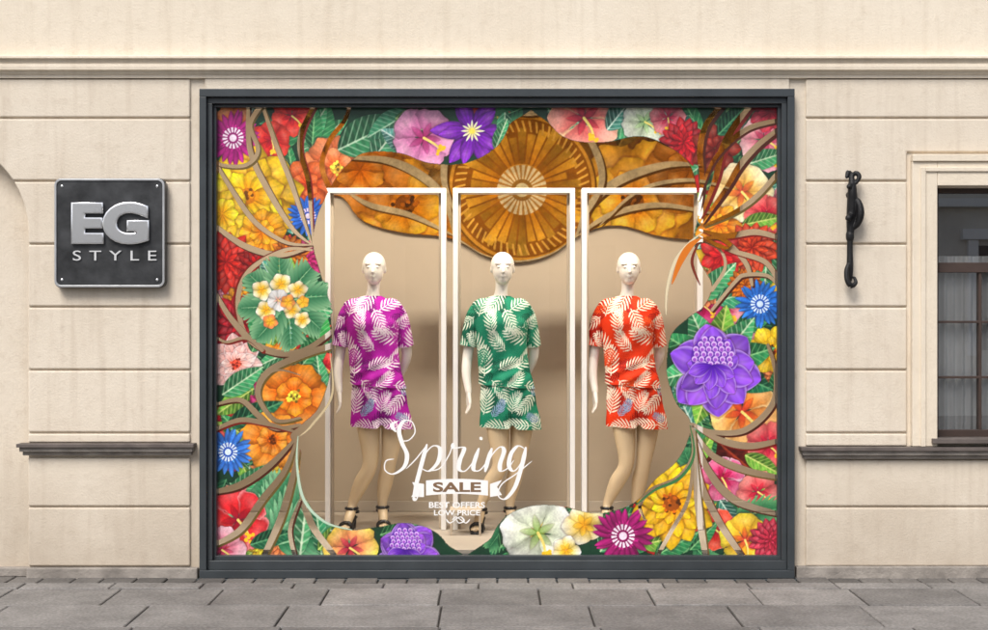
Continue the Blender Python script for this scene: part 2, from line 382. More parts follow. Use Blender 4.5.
C.flower(248,196,54,9,(232,130,5),(253,210,25),layers=3,p=1.5,wf=1.5,cc=(210,120,10),vein=0.08,ruf=.04)
C.flower(222,214,34,8,(235,140,5),(253,218,40),layers=3,p=1.5,wf=1.5,vein=0.08,ruf=.04)
C.flower(262,232,26,8,(235,110,5),(252,180,25),layers=2,p=1.5,wf=1.5)
C.daisy(233,138,28,(150,15,110),(200,38,142))
C.daisy(308,216,21,(25,70,180),(60,130,230))
C.dahlia(226,262,32,(190,18,25),(235,50,35)); C.dahlia(258,268,22,(140,12,20),(205,28,25)); C.dahlia(290,255,20,(220,80,10),(252,140,35))
C.dahlia(240,322,30,(140,12,25),(200,25,40))
C.flower(236,364,30,8,(240,130,110),(250,205,200),layers=3,p=1.1,wf=1.3,cc=(225,70,50),rim=(255,235,230))
C.leaf(222,395,50,22,-0.6,*GREENS[1]); C.leaf(252,352,36,20,-1.2,*GREENS[0])
C.leaf(300,368,45,26,-0.9,(40,115,65),(160,205,145)); C.leaf(318,350,44,22,-1.5,(45,125,60),(160,205,145)); C.leaf(322,395,40,18,-1.7,*GREENS[1])
C.flower(294,396,38,6,(225,75,5),(252,155,30),layers=2,p=1.7,wf=1.4,cc=(230,190,60),vein=0.08,ruf=.05)
C.leaf(228,425,60,22,-0.4,*GREENS[2]); C.leaf(235,430,50,20,0.5,*GREENS[3])
C.flower(272,440,32,7,(230,95,10),(252,165,50),layers=2,p=1.6,wf=1.4,cc=(180,80,10),ruf=.05,vein=.08)
C.daisy(228,452,25,(25,80,190),(80,150,240),white=(225,240,255))
for k,a in enumerate((-2.3,-1.9,-1.5,-1.1,-0.7,-0.3)): C.frond(275,545,66,a,(30,108,66),(145,200,150),n=11)
C.leaf(300,556,90,18,-1.45,(70,138,90),(205,225,190)); C.leaf(322,556,60,16,-1.7,(45,118,78),(178,212,168))
C.leaf(225,500,55,18,-0.7,*GREENS[1])
C.hib(238,520,34,(210,22,28),(240,55,62),rot=0.5,rim=(250,160,160)); C.hib(222,550,24,(225,90,120),(250,190,200),rot=0.2); C.leaf(250,545,44,18,-0.3,*GREENS[2])
C.leaf(318,550,40,16,-0.8,*GREENS[3]); C.leaf(330,530,36,16,0.3,*GREENS[1])
C.hib(350,548,28,(240,95,95),(253,220,85),rot=0.2)
C.leaf(380,535,40,20,-0.3,*GREENS[0])
C.ginger(408,552,38,(80,20,170),(165,88,248))
C.leaf(548,110,60,30,0.4,(55,125,90),(190,220,180)); C.leaf(600,140,60,30,-0.7,(60,130,100),(195,220,195)); C.leaf(640,108,60,26,0.3,*GREENS[4]); C.leaf(615,112,50,26,0.9,*GREENS[1])
C.hib(584,118,36,(232,70,75),(252,178,150),rot=0.6,rim=(253,220,160)); C.leaf(607,130,50,24,-0.9,*GREENS[4]); C.hib(645,122,25,(205,228,175),(248,250,235),rot=0.1,eye=(120,170,90))
C.hib(668,118,18,(220,60,90),(250,150,150),rot=1.1); C.dahlia(684,142,25,(180,12,30),(225,35,45))
for a in (-1.35,-1.0,-0.6): C.leaf(702,190,90,20,a,(35,85,52),(135,175,112),bend=.1)
C.flower(715,148,26,7,(90,20,15),(150,40,25),layers=2)
C.leaf(718,135,44,20,-0.8,*GREENS[2])
C.hib(765,140,27,(235,95,125),(252,208,205),rot=0.1); C.flower(771,112,24,7,(130,20,35),(205,55,75)); C.leaf(745,165,44,20,-0.3,*GREENS[1])
C.hib(742,192,33,(245,155,30),(253,238,195),rot=0.5,eye=(220,60,60)); C.hib(766,215,22,(220,45,60),(248,115,105),rot=0.5); C.leaf(742,225,40,18,-0.2,*GREENS[3])
C.flower(718,225,24,7,(228,85,10),(252,175,40)); C.dahlia(752,248,28,(212,30,20),(248,85,45)); C.flower(722,255,24,7,(155,18,30),(225,45,40))
C.leaf(700,300,52,24,-0.8,*GREENS[1]); C.leaf(716,302,50,24,-0.3,(50,130,90),(180,220,170)); C.leaf(735,330,50,22,-0.5,*GREENS[0])
C.dahlia(745,285,18,(180,60,10),(245,130,30))
C.flower(772,350,26,6,(240,155,10),(253,220,50),layers=2,p=1.6,cc=(160,60,20))
C.daisy(760,304,25,(25,85,190),(60,140,235),white=(215,235,255))
for a in (0.2,0.6,1.0,1.4): C.leaf(700,430,90,22,a,(95,25,20),(165,60,35),stripe=0.3,bend=.1)
C.hib(742,412,36,(240,115,30),(253,198,118),rot=0.35,eye=(220,40,40),rim=(255,228,168)); C.leaf(700,420,40,20,1.2,*GREENS[0])
C.hib(768,445,24,(208,35,62),(245,125,112)); C.hib(722,478,24,(208,25,85),(248,125,168),rot=.7,rim=(255,230,235))
C.leaf(745,455,40,18,0.5,*GREENS[3]); C.hib(758,492,22,(228,45,62),(252,155,142),rot=.2); C.leaf(720,500,40,16,1.0,*GREENS[4]); C.frond(735,520,44,-0.4,(30,100,62),(125,185,122),n=9)
C.hib(716,530,23,(215,35,28),(248,90,62),rot=0.4,rim=(255,190,170)); C.hib(745,540,27,(242,145,30),(253,228,62),rot=0.9,eye=(220,50,60)); C.dahlia(770,540,22,(200,25,55),(240,65,92)); C.leaf(690,550,40,16,-0.8,*GREENS[0])
for (x,y,L,W,a,g) in [(500,548,50,24,-0.9,0),(520,556,60,20,-0.3,3),(600,552,50,24,-1.0,1),(595,525,50,22,-0.3,0),(640,545,50,22,-0.2,3),(560,512,40,22,0.3,1),(655,556,50,22,-0.5,0),(505,535,40,18,-1.2,1),(575,512,36,16,-0.1,0)]:
    C.leaf(x,y,L,W,a,*GREENS[g])
C.flower(672,503,46,11,(240,120,5),(253,208,25),layers=3,p=1.25,wf=1.5,cc=(165,80,15),cr=0.18,vein=0.09)
C.leaf(690,470,46,16,-1.0,*GREENS[3])
C.hib(538,533,38,(215,228,180),(253,253,248),rot=0.75,eye=(120,175,60))
C.plum(584,525,23,0.5); C.plum(566,550,15,0.1)
C.daisy(623,536,31,(140,18,90),(188,38,125))
for k,(a,g) in enumerate(((-2.6,0),(-2.0,1),(-1.4,3),(-0.9,1),(-0.3,0),(2.9,1),(2.4,0),(1.9,3),(0.4,2))): C.leaf(716,366,62,30,a,*GREENS[g])
C.tone(21,0.12)
# --- swirl gaps (bare glass) with slim dark companions
def sw(pts,w,w2=1.2,brown=None,mid=None,off=(1.6,1.6)):
    if brown: C.stroke([(a+off[0],b+off[1]) for a,b in pts],w,w2*1.1,brown,mid=(mid*1.05 if mid else None))
    C.stroke(pts,w,w2,None,mid=mid)
DB=(75,30,16); OL=(105,85,40); MR=(120,25,18)
sw([(312,245),(292,228),(268,190),(250,150),(248,104)],1,3,DB,6)
sw([(312,245),(302,215),(290,180),(276,145),(262,104)],1,3,OL,5)
sw([(312,245),(285,242),(255,222),(232,190),(214,160)],1,3,DB,5)
sw([(313,245),(311,215),(308,180),(300,150),(303,128),(315,104)],1,4,MR,5)
sw([(312,247),(280,255),(245,246),(214,225)],1,4,DB,6)
sw([(330,190),(322,165),(330,140),(345,120),(350,104)],5,3,None,5)
sw([(262,104),(250,125),(258,150),(246,165),(222,165),(214,158)],5,3,OL)
sw([(312,250),(285,250),(250,270),(238,300),(246,335),(270,352)],2,3,MR,5,(-2,0))
sw([(214,290),(232,320),(262,348),(300,352),(334,330)],3,4,DB,7)
sw([(334,345),(300,356),(268,372),(258,395),(275,420),(300,418)],6,2,OL,6)
sw([(262,375),(280,370),(300,375)],3,1,None)
sw([(214,335),(226,342),(246,338),(262,350)],2,4,MR)
sw([(214,405),(240,400),(258,415),(275,428),(300,425)],2,3,DB,6)
sw([(296,432),(268,424),(240,420),(214,430)],2,3,MR,5)
sw([(298,436),(270,465),(240,485),(214,492)],2,4,DB,7)
sw([(298,436),(285,470),(262,500),(240,530),(214,545)],2,4,OL,7)
sw([(300,440),(292,480),(280,520),(262,560)],2,5,OL,7)
sw([(303,445),(302,490),(312,525),(335,556)],1,5,None,7)
sw([(300,500),(290,530),(296,560)],2,4,DB,4)
saved=C.clip.copy()
C.clip=np.ones_like(saved)*np.clip((46-np.hypot(C.X-285,(C.Y-303)/1.02)+2.5*np.sin(np.arctan2(C.Y-303,C.X-285)*9))*2,0,1)
C.leaf(285,302,48,34,0.3,*GREENS[1])
for k in range(11): C.leaf(285,302,50,24,2*pi*k/11+.2,*GREENS[[1,0,4,3,0][k%5]])
for k in range(8): C.frond(285,302,44,2*pi*k/8+.5,(40,110,70),(150,195,145),n=9)
for (x,y,r,o) in [(262,290,11,0.1),(281,284,12,.6),(298,290,10,1.1),(266,310,11,.4),(292,310,10,.9),(302,320,9,.2)]: C.plum(x,y,r,o,(250,245,230))
C.hib(278,300,11,(235,225,215),(252,252,250),eye=(220,120,90)); C.plum(288,302,8,.1,(248,150,100)); C.plum(270,322,8,.1,(245,120,90)); C.plum(303,302,7,.8,(250,170,70))
C.clip=saved
sw([(699,215),(702,180),(700,150),(706,125),(722,104)],2,4,DB,6,(2.5,2.5))
sw([(700,218),(715,180),(722,150),(735,125),(752,104)],2,4,MR,7,(2.5,2.5))
sw([(702,222),(725,190),(740,165),(758,145),(780,128)],2,4,DB,6,(2.5,2.5))
sw([(704,226),(735,212),(758,195),(780,170)],2,4,OL,5)
sw([(698,200),(714,160),(745,130),(780,120)],1,4,DB,5)
sw([(700,230),(725,236),(755,232),(780,238)],2,4,MR,6)
sw([(694,243),(720,238),(745,262),(752,285)],1,3,DB,5)
sw([(700,236),(730,250),(765,262),(780,285)],1,4,MR,5)
sw([(712,290),(725,268),(720,250),(700,240)],4,2,None)
sw([(712,310),(735,282),(745,275),(768,276),(782,290)],3,3,DB,4)
sw([(768,345),(776,375),(772,405),(745,430),(712,432),(692,424)],3,3,DB,6)
sw([(692,424),(720,440),(750,446),(782,440)],2,4,MR,7)
sw([(692,428),(712,455),(745,470),(782,478)],2,4,OL,7)
sw([(692,430),(708,470),(735,500),(782,515)],2,4,DB,8)
sw([(694,432),(700,480),(718,520),(745,560)],2,5,MR,7)
sw([(694,430),(696,480),(700,520),(706,560)],2,5,OL,7)
sw([(690,425),(693,455),(678,478),(652,490),(640,505),(645,520)],2,2,None,5)
sw([(693,465),(688,500),(672,530),(655,560)],3,4,None,4)
C.ginger(716,368,50,(80,20,180),(160,88,248))
def thin(pts,w,c):
    sv=C.clip; C.clip=np.ones_like(sv); C.stroke(pts,0.6,0.8,c,mid=w); C.clip=sv
thin([(703,232),(686,246),(674,264),(667,290),(666,315)],3.5,(225,210,175))
thin([(701,238),(690,246),(680,262),(672,284)],7,(220,120,30))
thin([(699,242),(692,262),(700,285)],3,(120,40,20))
thin([(330,352),(332,395),(312,425),(300,436)],2.5,(205,185,145))
thin([(298,436),(297,465),(304,500),(325,522),(352,530)],3,(190,215,190))
thin([(690,425),(694,455),(680,478),(655,490),(636,505)],3,(60,120,70))
win=empty('shop_window')
M_dec=vcol('printed_vinyl_edge',0.35,alpha=True,spec=0.5)
M_dec2=vcol('printed_vinyl',0.35,alpha=False,spec=0.5)
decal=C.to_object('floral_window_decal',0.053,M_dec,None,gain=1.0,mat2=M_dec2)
# ------------------------------------------------------------ amber mural on the back wall of the display
Mu=Canvas(300,95,740,268,1.6,shadow=0.2)
mp=catmull([(300,90),(745,90),(735,238),(700,240),(660,236),(625,226),(600,227),(575,238),(552,254),(520,262),(486,256),(462,243),(440,236),(400,232),(362,220),(340,196),(300,190)],True,8)
Mu.clip=Mu.poly(mp); fl=(slice(0,Mu.H),slice(0,Mu.W))
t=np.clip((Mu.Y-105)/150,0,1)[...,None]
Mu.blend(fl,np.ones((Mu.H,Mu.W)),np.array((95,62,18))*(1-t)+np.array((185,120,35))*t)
for k in range(26): Mu.leaf(RNG.uniform(320,720),RNG.uniform(100,220),RNG.uniform(40,80),RNG.uniform(20,34),RNG.uniform(0,6.28),(110,78,25),(165,125,55),stripe=.5)
Mu.flower(405,205,68,6,(205,100,8),(248,170,40),layers=3,p=1.7,wf=1.3,vein=0.06,cc=(140,75,10),ruf=.06)
Mu.flower(360,170,50,6,(200,95,12),(240,150,45),layers=2,p=1.7,wf=1.3,vein=.06,ruf=.06)
Mu.flower(634,202,66,6,(210,108,15),(250,180,50),layers=3,p=1.7,wf=1.3,vein=.06,cc=(145,80,10),ruf=.06)
Mu.flower(690,170,50,6,(150,80,15),(205,125,35),layers=2,p=1.7,wf=1.3,vein=.06)
Mu.flower(448,160,30,6,(125,80,18),(175,120,45),layers=2)
for k in range(8): Mu.leaf(RNG.uniform(540,700),RNG.uniform(100,160),60,26,RNG.uniform(0,6.28),(98,72,25),(145,112,50),stripe=.4)
Mu.disc(522,188,75,(125,78,20)); Mu.disc(522,188,73,(215,150,50))
sl=Mu.win(440,110,605,268); dx=Mu.X[sl]-522; dy=Mu.Y[sl]-188; dd=np.hypot(dx,dy); th=np.arctan2(dy,dx)
ph=np.floor((th+pi)/(2*pi)*34); fr=((th+pi)/(2*pi)*34)%1.0
rl=52+12*np.abs(np.sin(ph*12.9898))+6*np.sin(ph*4.1)
wid=np.clip(0.5-np.abs(fr-0.5),0,1)*dd*2*pi/34*1.6-0.9
tip=np.clip((rl-dd)*0.8,0,1)
ray=np.clip(wid,0,1)*tip
br=0.85+0.15*np.sin(ph*7.7)
Mu.blend(sl,np.clip((70-dd)*1.5,0,1)*np.clip((dd-24)*1.5,0,1),np.array((150,88,18)))
Mu.blend(sl,ray*np.clip((dd-24)*1.5,0,1),(np.array((205,125,20))*(1-np.clip((dd-24)/45,0,1))[...,None]+np.array((252,190,60))*np.clip((dd-24)/45,0,1)[...,None])*br[...,None])
dots=np.clip(np.sin(th*60+dd*.3)*3-1,0,1)*np.clip((68-dd),0,1)*np.clip(dd-56,0,1)
Mu.blend(sl,dots,np.array((235,175,70)))
Mu.disc(522,190,25,(222,198,150),spk=26,col2=(180,125,50)); Mu.disc(522,190,11,(160,110,40)); Mu.disc(522,190,7,(230,208,155))
for pts,w in [([(575,240),(590,205),(620,180),(665,165),(700,165)],9),([(455,240),(445,200),(420,175),(385,160),(340,158)],9),([(560,110),(590,140),(602,180),(585,218)],7),([(484,105),(452,140),(444,180),(458,218)],7),([(575,238),(610,215),(660,205),(720,215)],6),([(455,236),(410,215),(370,205),(345,190)],6),([(600,225),(640,190),(690,180),(735,190)],4),([(565,105),(530,113),(490,108)],6)]:
    Mu.stroke([(a+2,b+2) for a,b in pts],1,1,(95,58,16),mid=w*1.05); Mu.stroke(pts,1,1,(195,172,130),mid=w)
Mu.stroke([(458,240),(485,257),(520,263),(552,255),(576,238)],3,3,(195,180,145),mid=5)
Mu.tone(31,0.18)
M_mur=vcol('printed_mural_edge',0.85,alpha=True,spec=0.1); M_mur2=vcol('printed_mural',0.85,spec=0.1)
room=empty('display_room')
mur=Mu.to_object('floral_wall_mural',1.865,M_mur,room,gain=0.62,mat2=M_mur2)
# ------------------------------------------------------------ display room
boxes('room_walls',[(-2.6,2.6,1.90,2.1,-0.05,3.6),(-2.7,-2.602,0.12,2.1,-0.05,3.6),(2.602,2.7,0.12,2.1,-0.05,3.6)],M_inner,room)
boxes('room_floor',[(-2.6,2.6,0.12,1.898,0.0,0.15)],M_floor,room)
boxes('room_ceiling',[(-2.6,2.6,0.12,1.898,3.40,3.6)],M_white,room)
boxes('skirting',[(-2.598,2.598,1.88,1.898,0.152,0.23)],M_floor,room,0.004)
# ------------------------------------------------------------ white display frames
def display_frame(i,x0,x1):
    a=P(x0,188,0.95); b=P(x1,188,0.95); w=0.034
    X0,X1,Zt=a[0],b[0],a[2]
    e=empty('display_frame' if i==0 else 'display_frame.%03d'%i)
    y0,y1=0.95,1.09
    boxes('posts',[(X0,X0+w,y0,y1,0.152,Zt-w),(X1-w,X1,y0,y1,0.152,Zt-w),(X0,X1,y0,y1,Zt-w+0.0005,Zt)],M_white,e,0.003)
    boxes('inner_lip',[(X0+w+.001,X0+w+0.018,y0+0.06,y0+0.10,0.152,Zt-w-.001),(X1-w-0.018,X1-w-.001,y0+0.06,y0+0.10,0.152,Zt-w-.001)],M_inner,e,0.002)
for i,(a,b) in enumerate(((325,446),(453,575),(582,703))): display_frame(i,a,b)
# ------------------------------------------------------------ mannequins
def L3(px,py,y=0.0): return Vector(((px-373)/144.0,y,(529-py)/144.0))
def tube(bm,pts,rad,seg=16,flat=1.0):
    n=len(pts); rings=[]
    for i,(p,r) in enumerate(zip(pts,rad)):
        t=(pts[min(i+1,n-1)]-pts[max(i-1,0)]).normalized()
        a=t.orthogonal().normalized() if abs(t.x)>0.9 else t.cross(Vector((1,0,0))).normalized()
        b=t.cross(a).normalized()
        rings.append([bm.verts.new(p+(a*math.cos(2*pi*k/seg)*flat+b*math.sin(2*pi*k/seg))*r) for k in range(seg)])
    for i in range(n-1):
        for k in range(seg): bm.faces.new((rings[i][k],rings[i][(k+1)%seg],rings[i+1][(k+1)%seg],rings[i+1][k]))
    bm.faces.new(list(reversed(rings[0]))); bm.faces.new(rings[-1])
    for q,r in ((pts[0],rad[0]),(pts[-1],rad[-1])): ell(bm,q,(r,r,r),12)
def ell(bm,c,s,seg=24,rot=None):
    M=Matrix.Translation(c)@(rot.to_4x4() if rot else Matrix.Identity(4))@Matrix.Diagonal((s[0],s[1],s[2],1))
    bmesh.ops.create_uvsphere(bm,u_segments=seg,v_segments=seg//2,radius=1,matrix=M)
def smoothpts(pts,rad,step=6):
    q=catmull([tuple(p)+(r,) for p,r in zip(pts,rad)],False,step)
    return [Vector(a[:3]) for a in q],[max(0.003,a[3]) for a in q]
def remesh(bm,name,vox,smooth=3):
    me=bpy.data.meshes.new(name+'_src'); bmesh.ops.recalc_face_normals(bm,faces=bm.faces); bm.to_mesh(me); bm.free()
    o=bpy.data.objects.new(name+'_src',me); sc.collection.objects.link(o)
    m=o.modifiers.new('r','REMESH'); m.mode='VOXEL'; m.voxel_size=vox; m.use_smooth_shade=True
    m2=o.modifiers.new('s','SMOOTH'); m2.factor=0.6; m2.iterations=smooth
    dg=bpy.context.evaluated_depsgraph_get(); r=bpy.data.meshes.new_from_object(o.evaluated_get(dg))
    r.name=name; bpy.data.objects.remove(o)
    r.polygons.foreach_set('use_smooth',[True]*len(r.polygons)); return r
bm=bmesh.new()
hc=L3(374,268,-0.01)
ell(bm,hc+Vector((0,0.014,0.018)),(0.082,0.100,0.092),32); ell(bm,hc+Vector((0,-0.010,-0.022)),(0.069,0.086,0.094),32)
ell(bm,hc+Vector((0,-0.040,-0.078)),(0.038,0.042,0.038),24)
tube(bm,[hc+Vector((0,-0.090,0.018)),hc+Vector((0,-0.100,-0.014)),hc+Vector((0,-0.107,-0.030))],[0.006,0.009,0.012],10)
ell(bm,hc+Vector((0,-0.085,-0.058)),(0.017,0.010,0.005)); ell(bm,hc+Vector((0,-0.082,-0.068)),(0.015,0.010,0.005))
for s in (-1,1):
    ell(bm,hc+Vector((s*0.078,0.014,-0.012)),(0.008,0.016,0.026))
    ell(bm,hc+Vector((s*0.030,-0.074,0.026)),(0.030,0.016,0.008)); ell(bm,hc+Vector((s*0.030,-0.082,0.004)),(0.014,0.010,0.007))
p,r=smoothpts([L3(374,276,0.02),L3(373,290,0.022),L3(372,300,0.02)],[0.050,0.043,0.058]); tube(bm,p,r,20)
ell(bm,L3(371,314,0.015),(0.150,0.080,0.095)); ell(bm,L3(371,325,-0.02),(0.130,0.095,0.12)); ell(bm,L3(374,355,0.0),(0.11,0.085,0.17)); ell(bm,L3(381,392,0.01),(0.150,0.10,0.15))
tube(bm,[L3(372,301,0.02),L3(352,307,0.02)],[0.045,0.040]); tube(bm,[L3(372,301,0.02),L3(393,307,0.02)],[0.045,0.040])
p,r=smoothpts([L3(351,308,0.02),L3(345,325,0.03),L3(340,351,0.035),L3(338,372,0.0),L3(340,391,-0.04)],[0.042,0.043,0.037,0.033,0.023]); tube(bm,p,r)
def hand(w,dirv,side):
    d=dirv.normalized(); across=Vector((0.25*side,-1,0)).normalized(); across=(across-d*across.dot(d)).normalized(); nrm=d.cross(across)
    for i,(o,l) in enumerate(((-0.028,0.066),(-0.010,0.074),(0.010,0.070),(0.027,0.056))):
        base=w+d*0.075+across*o*0.95
        tube(bm,[w+d*0.01+across*o*0.35,base],[0.016,0.0115],10)
        k=nrm*side*0.4
        q1=base+(d+k*0.3+across*o*3).normalized()*l*0.42; q2=q1+(d+k*.9).normalized()*l*0.32; q3=q2+(d+k*1.6).normalized()*l*0.26
        tube(bm,[base,q1,q2,q3],[0.0098,0.009,0.008,0.0068],10)
    tb=w+d*0.025-across*0.022
    t1=tb+(d*0.8-across*0.7).normalized()*0.034
    tube(bm,[tb,t1,t1+(d-across*.15).normalized()*0.03],[0.013,0.0105,0.0085],10)
hand(L3(340,392,-0.04),Vector((0.05,-0.12,-1)),1)
p,r=smoothpts([L3(394,308,0.02),L3(401,326,0.05),L3(406,352,0.09),L3(402,368,0.13),L3(394,382,0.14)],[0.042,0.042,0.037,0.031,0.023]); tube(bm,p,r)
hand(L3(393,384,0.14),Vector((-0.6,-0.1,-0.8)),-1)
def foot(ank,turn):
    fd=Vector((math.sin(turn),-math.cos(turn),0)); gx=Vector((ank.x,ank.y,0))
    heel=gx+fd*-0.025; heel.z=0.115
    ball=gx+fd*0.105; ball.z=0.035; toe=gx+fd*0.165; toe.z=0.028
    p,r=smoothpts([ank,gx+fd*0.01+Vector((0,0,0.125)),gx+fd*0.06+Vector((0,0,0.082)),ball,toe],[0.033,0.035,0.032,0.026,0.018]); tube(bm,p,r,14)
    ell(bm,heel+Vector((0,0,0.012)),(0.027,0.03,0.032))
    sd=Vector((math.cos(turn),math.sin(turn),0))
    for i in range(5):
        o=(-0.026+0.013*i); tube(bm,[ball+sd*o,toe+sd*o*0.95+fd*(0.012-abs(i-1.0)*0.006)],[0.012,0.008],8)
    return fd,gx
aA=L3(352,508,-0.02); aB=L3(382,508,0.05)
p,r=smoothpts([L3(370,398,0.0),L3(369,425,-0.03),L3(371,462,-0.06),L3(362,482,-0.03),L3(354,500,-0.01),aA],[0.088,0.082,0.053,0.054,0.036,0.030]); tube(bm,p,r,20)
p,r=smoothpts([L3(392,398,0.02),L3(393,425,0.0),L3(389,462,-0.01),L3(385,482,0.03),L3(382,500,0.05),aB],[0.088,0.082,0.053,0.054,0.036,0.030]); tube(bm,p,r,20)
fA=foot(aA,-0.25); fB=foot(aB,0.15)
body_me=remesh(bm,'mannequin_body',0.0042,4)
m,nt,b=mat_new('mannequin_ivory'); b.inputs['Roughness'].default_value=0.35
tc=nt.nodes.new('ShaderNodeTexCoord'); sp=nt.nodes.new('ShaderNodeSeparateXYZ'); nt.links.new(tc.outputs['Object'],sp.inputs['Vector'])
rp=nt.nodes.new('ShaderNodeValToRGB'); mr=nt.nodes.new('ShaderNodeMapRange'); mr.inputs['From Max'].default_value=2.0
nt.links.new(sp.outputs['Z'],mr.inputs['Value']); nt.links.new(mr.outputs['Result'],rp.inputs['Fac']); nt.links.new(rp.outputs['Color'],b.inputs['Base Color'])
rp.color_ramp.elements[0].position=0.36; rp.color_ramp.elements[0].color=(0.66,0.51,0.32,1); rp.color_ramp.elements[1].position=0.42; rp.color_ramp.elements[1].color=(0.85,0.80,0.72,1)  # ivory body; tan legs carry the dimmer, warmer light low down as colour
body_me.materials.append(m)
bm=bmesh.new()
for (fd,gx),ank in ((fA,aA),(fB,aB)):
    sd=Vector((-fd.y,fd.x,0))
    prof=[(-0.055,0.088,0.024),(-0.02,0.085,0.028),(0.03,0.060,0.028),(0.075,0.022,0.034),(0.12,0.012,0.042),(0.165,0.010,0.038),(0.19,0.012,0.022)]
    vs=[]
    for (d,z,w) in prof:
        c=gx+fd*d
        vs.append([bm.verts.new(c+sd*w+Vector((0,0,z))),bm.verts.new(c-sd*w+Vector((0,0,z))),bm.verts.new(c-sd*w+Vector((0,0,max(0.001,z-0.012)))),bm.verts.new(c+sd*w+Vector((0,0,max(0.001,z-0.012))))])
    for i in range(len(vs)-1):
        for k in range(4): bm.faces.new((vs[i][k],vs[i][(k+1)%4],vs[i+1][(k+1)%4],vs[i+1][k]))
    bm.faces.new(vs[0]); bm.faces.new(list(reversed(vs[-1])))
    tube(bm,[gx+fd*-0.035+Vector((0,0,0.08)),gx+fd*-0.04+Vector((0,0,0.014))],[0.022,0.016],12)
    def strap(c,ax,r1,r2,w):
        pts=[]
        for k in range(25):
            a=2*pi*k/24; pts.append(c+sd*math.cos(a)*r1+ax*math.sin(a)*r2)
        tube(bm,pts,[w]*25,8)
    strap(ank+Vector((0,0,0.0)),fd,0.038,0.040,0.011)
    up=(Vector((0,0,1))+fd*0.3).normalized()
    for q in (0.09,0.105,0.12): strap(gx+fd*q+Vector((0,0,0.030)),up,0.043,0.036,0.010)
    strap(gx+fd*-0.02+Vector((0,0,0.12)),fd,0.036,0.046,0.011)
me=bpy.data.meshes.new('sandals'); bmesh.ops.recalc_face_normals(bm,faces=bm.faces); bm.to_mesh(me); bm.free(); me.materials.append(M_shoe); shoe_me=me
me.polygons.foreach_set('use_smooth',[True]*len(me.polygons))
# clothes
PALS=[dict(g=(172,20,160),d=(112,8,112),w=(252,234,248),x=(205,60,190)),dict(g=(22,130,98),d=(8,86,66),w=(236,246,226),x=(60,165,125)),dict(g=(226,54,10),d=(160,22,6),w=(253,238,216),x=(240,100,35))]
def dresspat(pl):
    global RNG
    RNG=np.random.RandomState(9)
    D=Canvas(318,286,428,436,5.0); fl=(slice(0,D.H),slice(0,D.W)); D.blend(fl,np.ones((D.H,D.W)),pl['g'])
    for i in range(30): D.frond(RNG.uniform(325,420),RNG.uniform(290,432),RNG.uniform(14,24),RNG.uniform(0,6.28),pl['d'],pl['d'],n=8,lw=0.08)
    for j in range(7):
        for i in range(5):
            a=RNG.uniform(0,6.28)
            x,y=330+i*20+(j%2)*10+RNG.uniform(-4,4),300+j*21+RNG.uniform(-4,4); L=RNG.uniform(21,29)
            D.frond(x-L*.5*math.cos(a),y-L*.5*math.sin(a),L,a,pl['w'],pl['w'],n=8,wl=0.46,lw=0.058,bend=RNG.uniform(-.8,.8))
    for i in range(4): D.frond(RNG.uniform(350,415),RNG.uniform(395,425),13,RNG.uniform(0,6.28),(120,145,185),(150,175,205),n=6,lw=.09)
    for i in range(8): D.frond(RNG.uniform(325,420),RNG.uniform(290,432),RNG.uniform(12,18),RNG.uniform(0,6.28),pl['g'],pl['x'],n=7,lw=0.09)
    return D
def loft(rows,n,m,fold,slant=0.0,notch=0.0):
    rr=catmull(rows,False,max(1,m//(len(rows)-1))); V=[];PX=[]
    for i,(py,xl,xr,dp) in enumerate(rr):
        cx=373+(xl+xr)/2; hw=(xr-xl)/2; t=i/(len(rr)-1)
        for k in range(n):
            a=2*pi*k/n
            f=fold(a,t,py)
            x=cx+hw*math.cos(a)*(1+f); y=-dp*math.sin(a)*(1+f*1.6)
            yy=py+slant*math.cos(a)*t-notch*math.exp(-((math.cos(a)-0.05)/0.10)**2)*max(0,(t-0.6)/0.4)**2
            V.append(((x-373)/144.0,y,(529-yy)/144.0)); PX.append((x,yy))
    M=len(rr); Q=[[i*n+k,(i+1)*n+k,(i+1)*n+(k+1)%n,i*n+(k+1)%n] for i in range(M-1) for k in range(n)]
    return V,Q,PX
def fold_b(a,t,py):
    d=math.sin(a); c=math.cos(a)
    f=0.016*math.sin(5*a+1.0+py*0.05)*t+0.020*math.sin(9*a-py*0.07)*t*t
    f+=0.03*math.exp(-((py-322)/12.0)**2)*max(0,d)
    f+=0.040*max(0,d)*math.sin((py*0.42+c*7))*math.exp(-((py-372)/10.0)**2)
    f+=0.018*math.sin(py*0.24+c*6+1)*max(0,d)*min(1,t*3)+0.015*math.sin(py*0.13-c*9)*max(0,d)*min(1,t*2)
    return f
def fold_s(a,t,py):
    c=math.cos(a)
    return 0.022*math.sin(7*a+0.6)*(0.3+t)+0.014*math.sin(12*a+py*0.03)*t+0.012*math.sin(py*0.25+c*4)-0.10*math.exp(-((c-0.05)/0.09)**2)*t*abs(math.sin(a))
blouse=loft([(296,-9,8.5,0.054),(298.5,-17,14,0.064),(301,-25,22,0.078),(305.5,-29.5,27,0.098),(314,-29,27.5,0.122),(325,-27.5,26.5,0.145),(340,-25.5,25,0.137),(355,-24,26,0.130),(368,-23,28,0.137),(378,-22.5,31,0.15),(386,-23,33.5,0.153)],260,200,fold_b,slant=2.5)
shorts=loft([(372,-20,28,0.125),(384,-21,31,0.14),(400,-21.5,34,0.148),(415,-22,37,0.152),(427.5,-22,39,0.155)],300,110,fold_s,slant=1.5,notch=4)
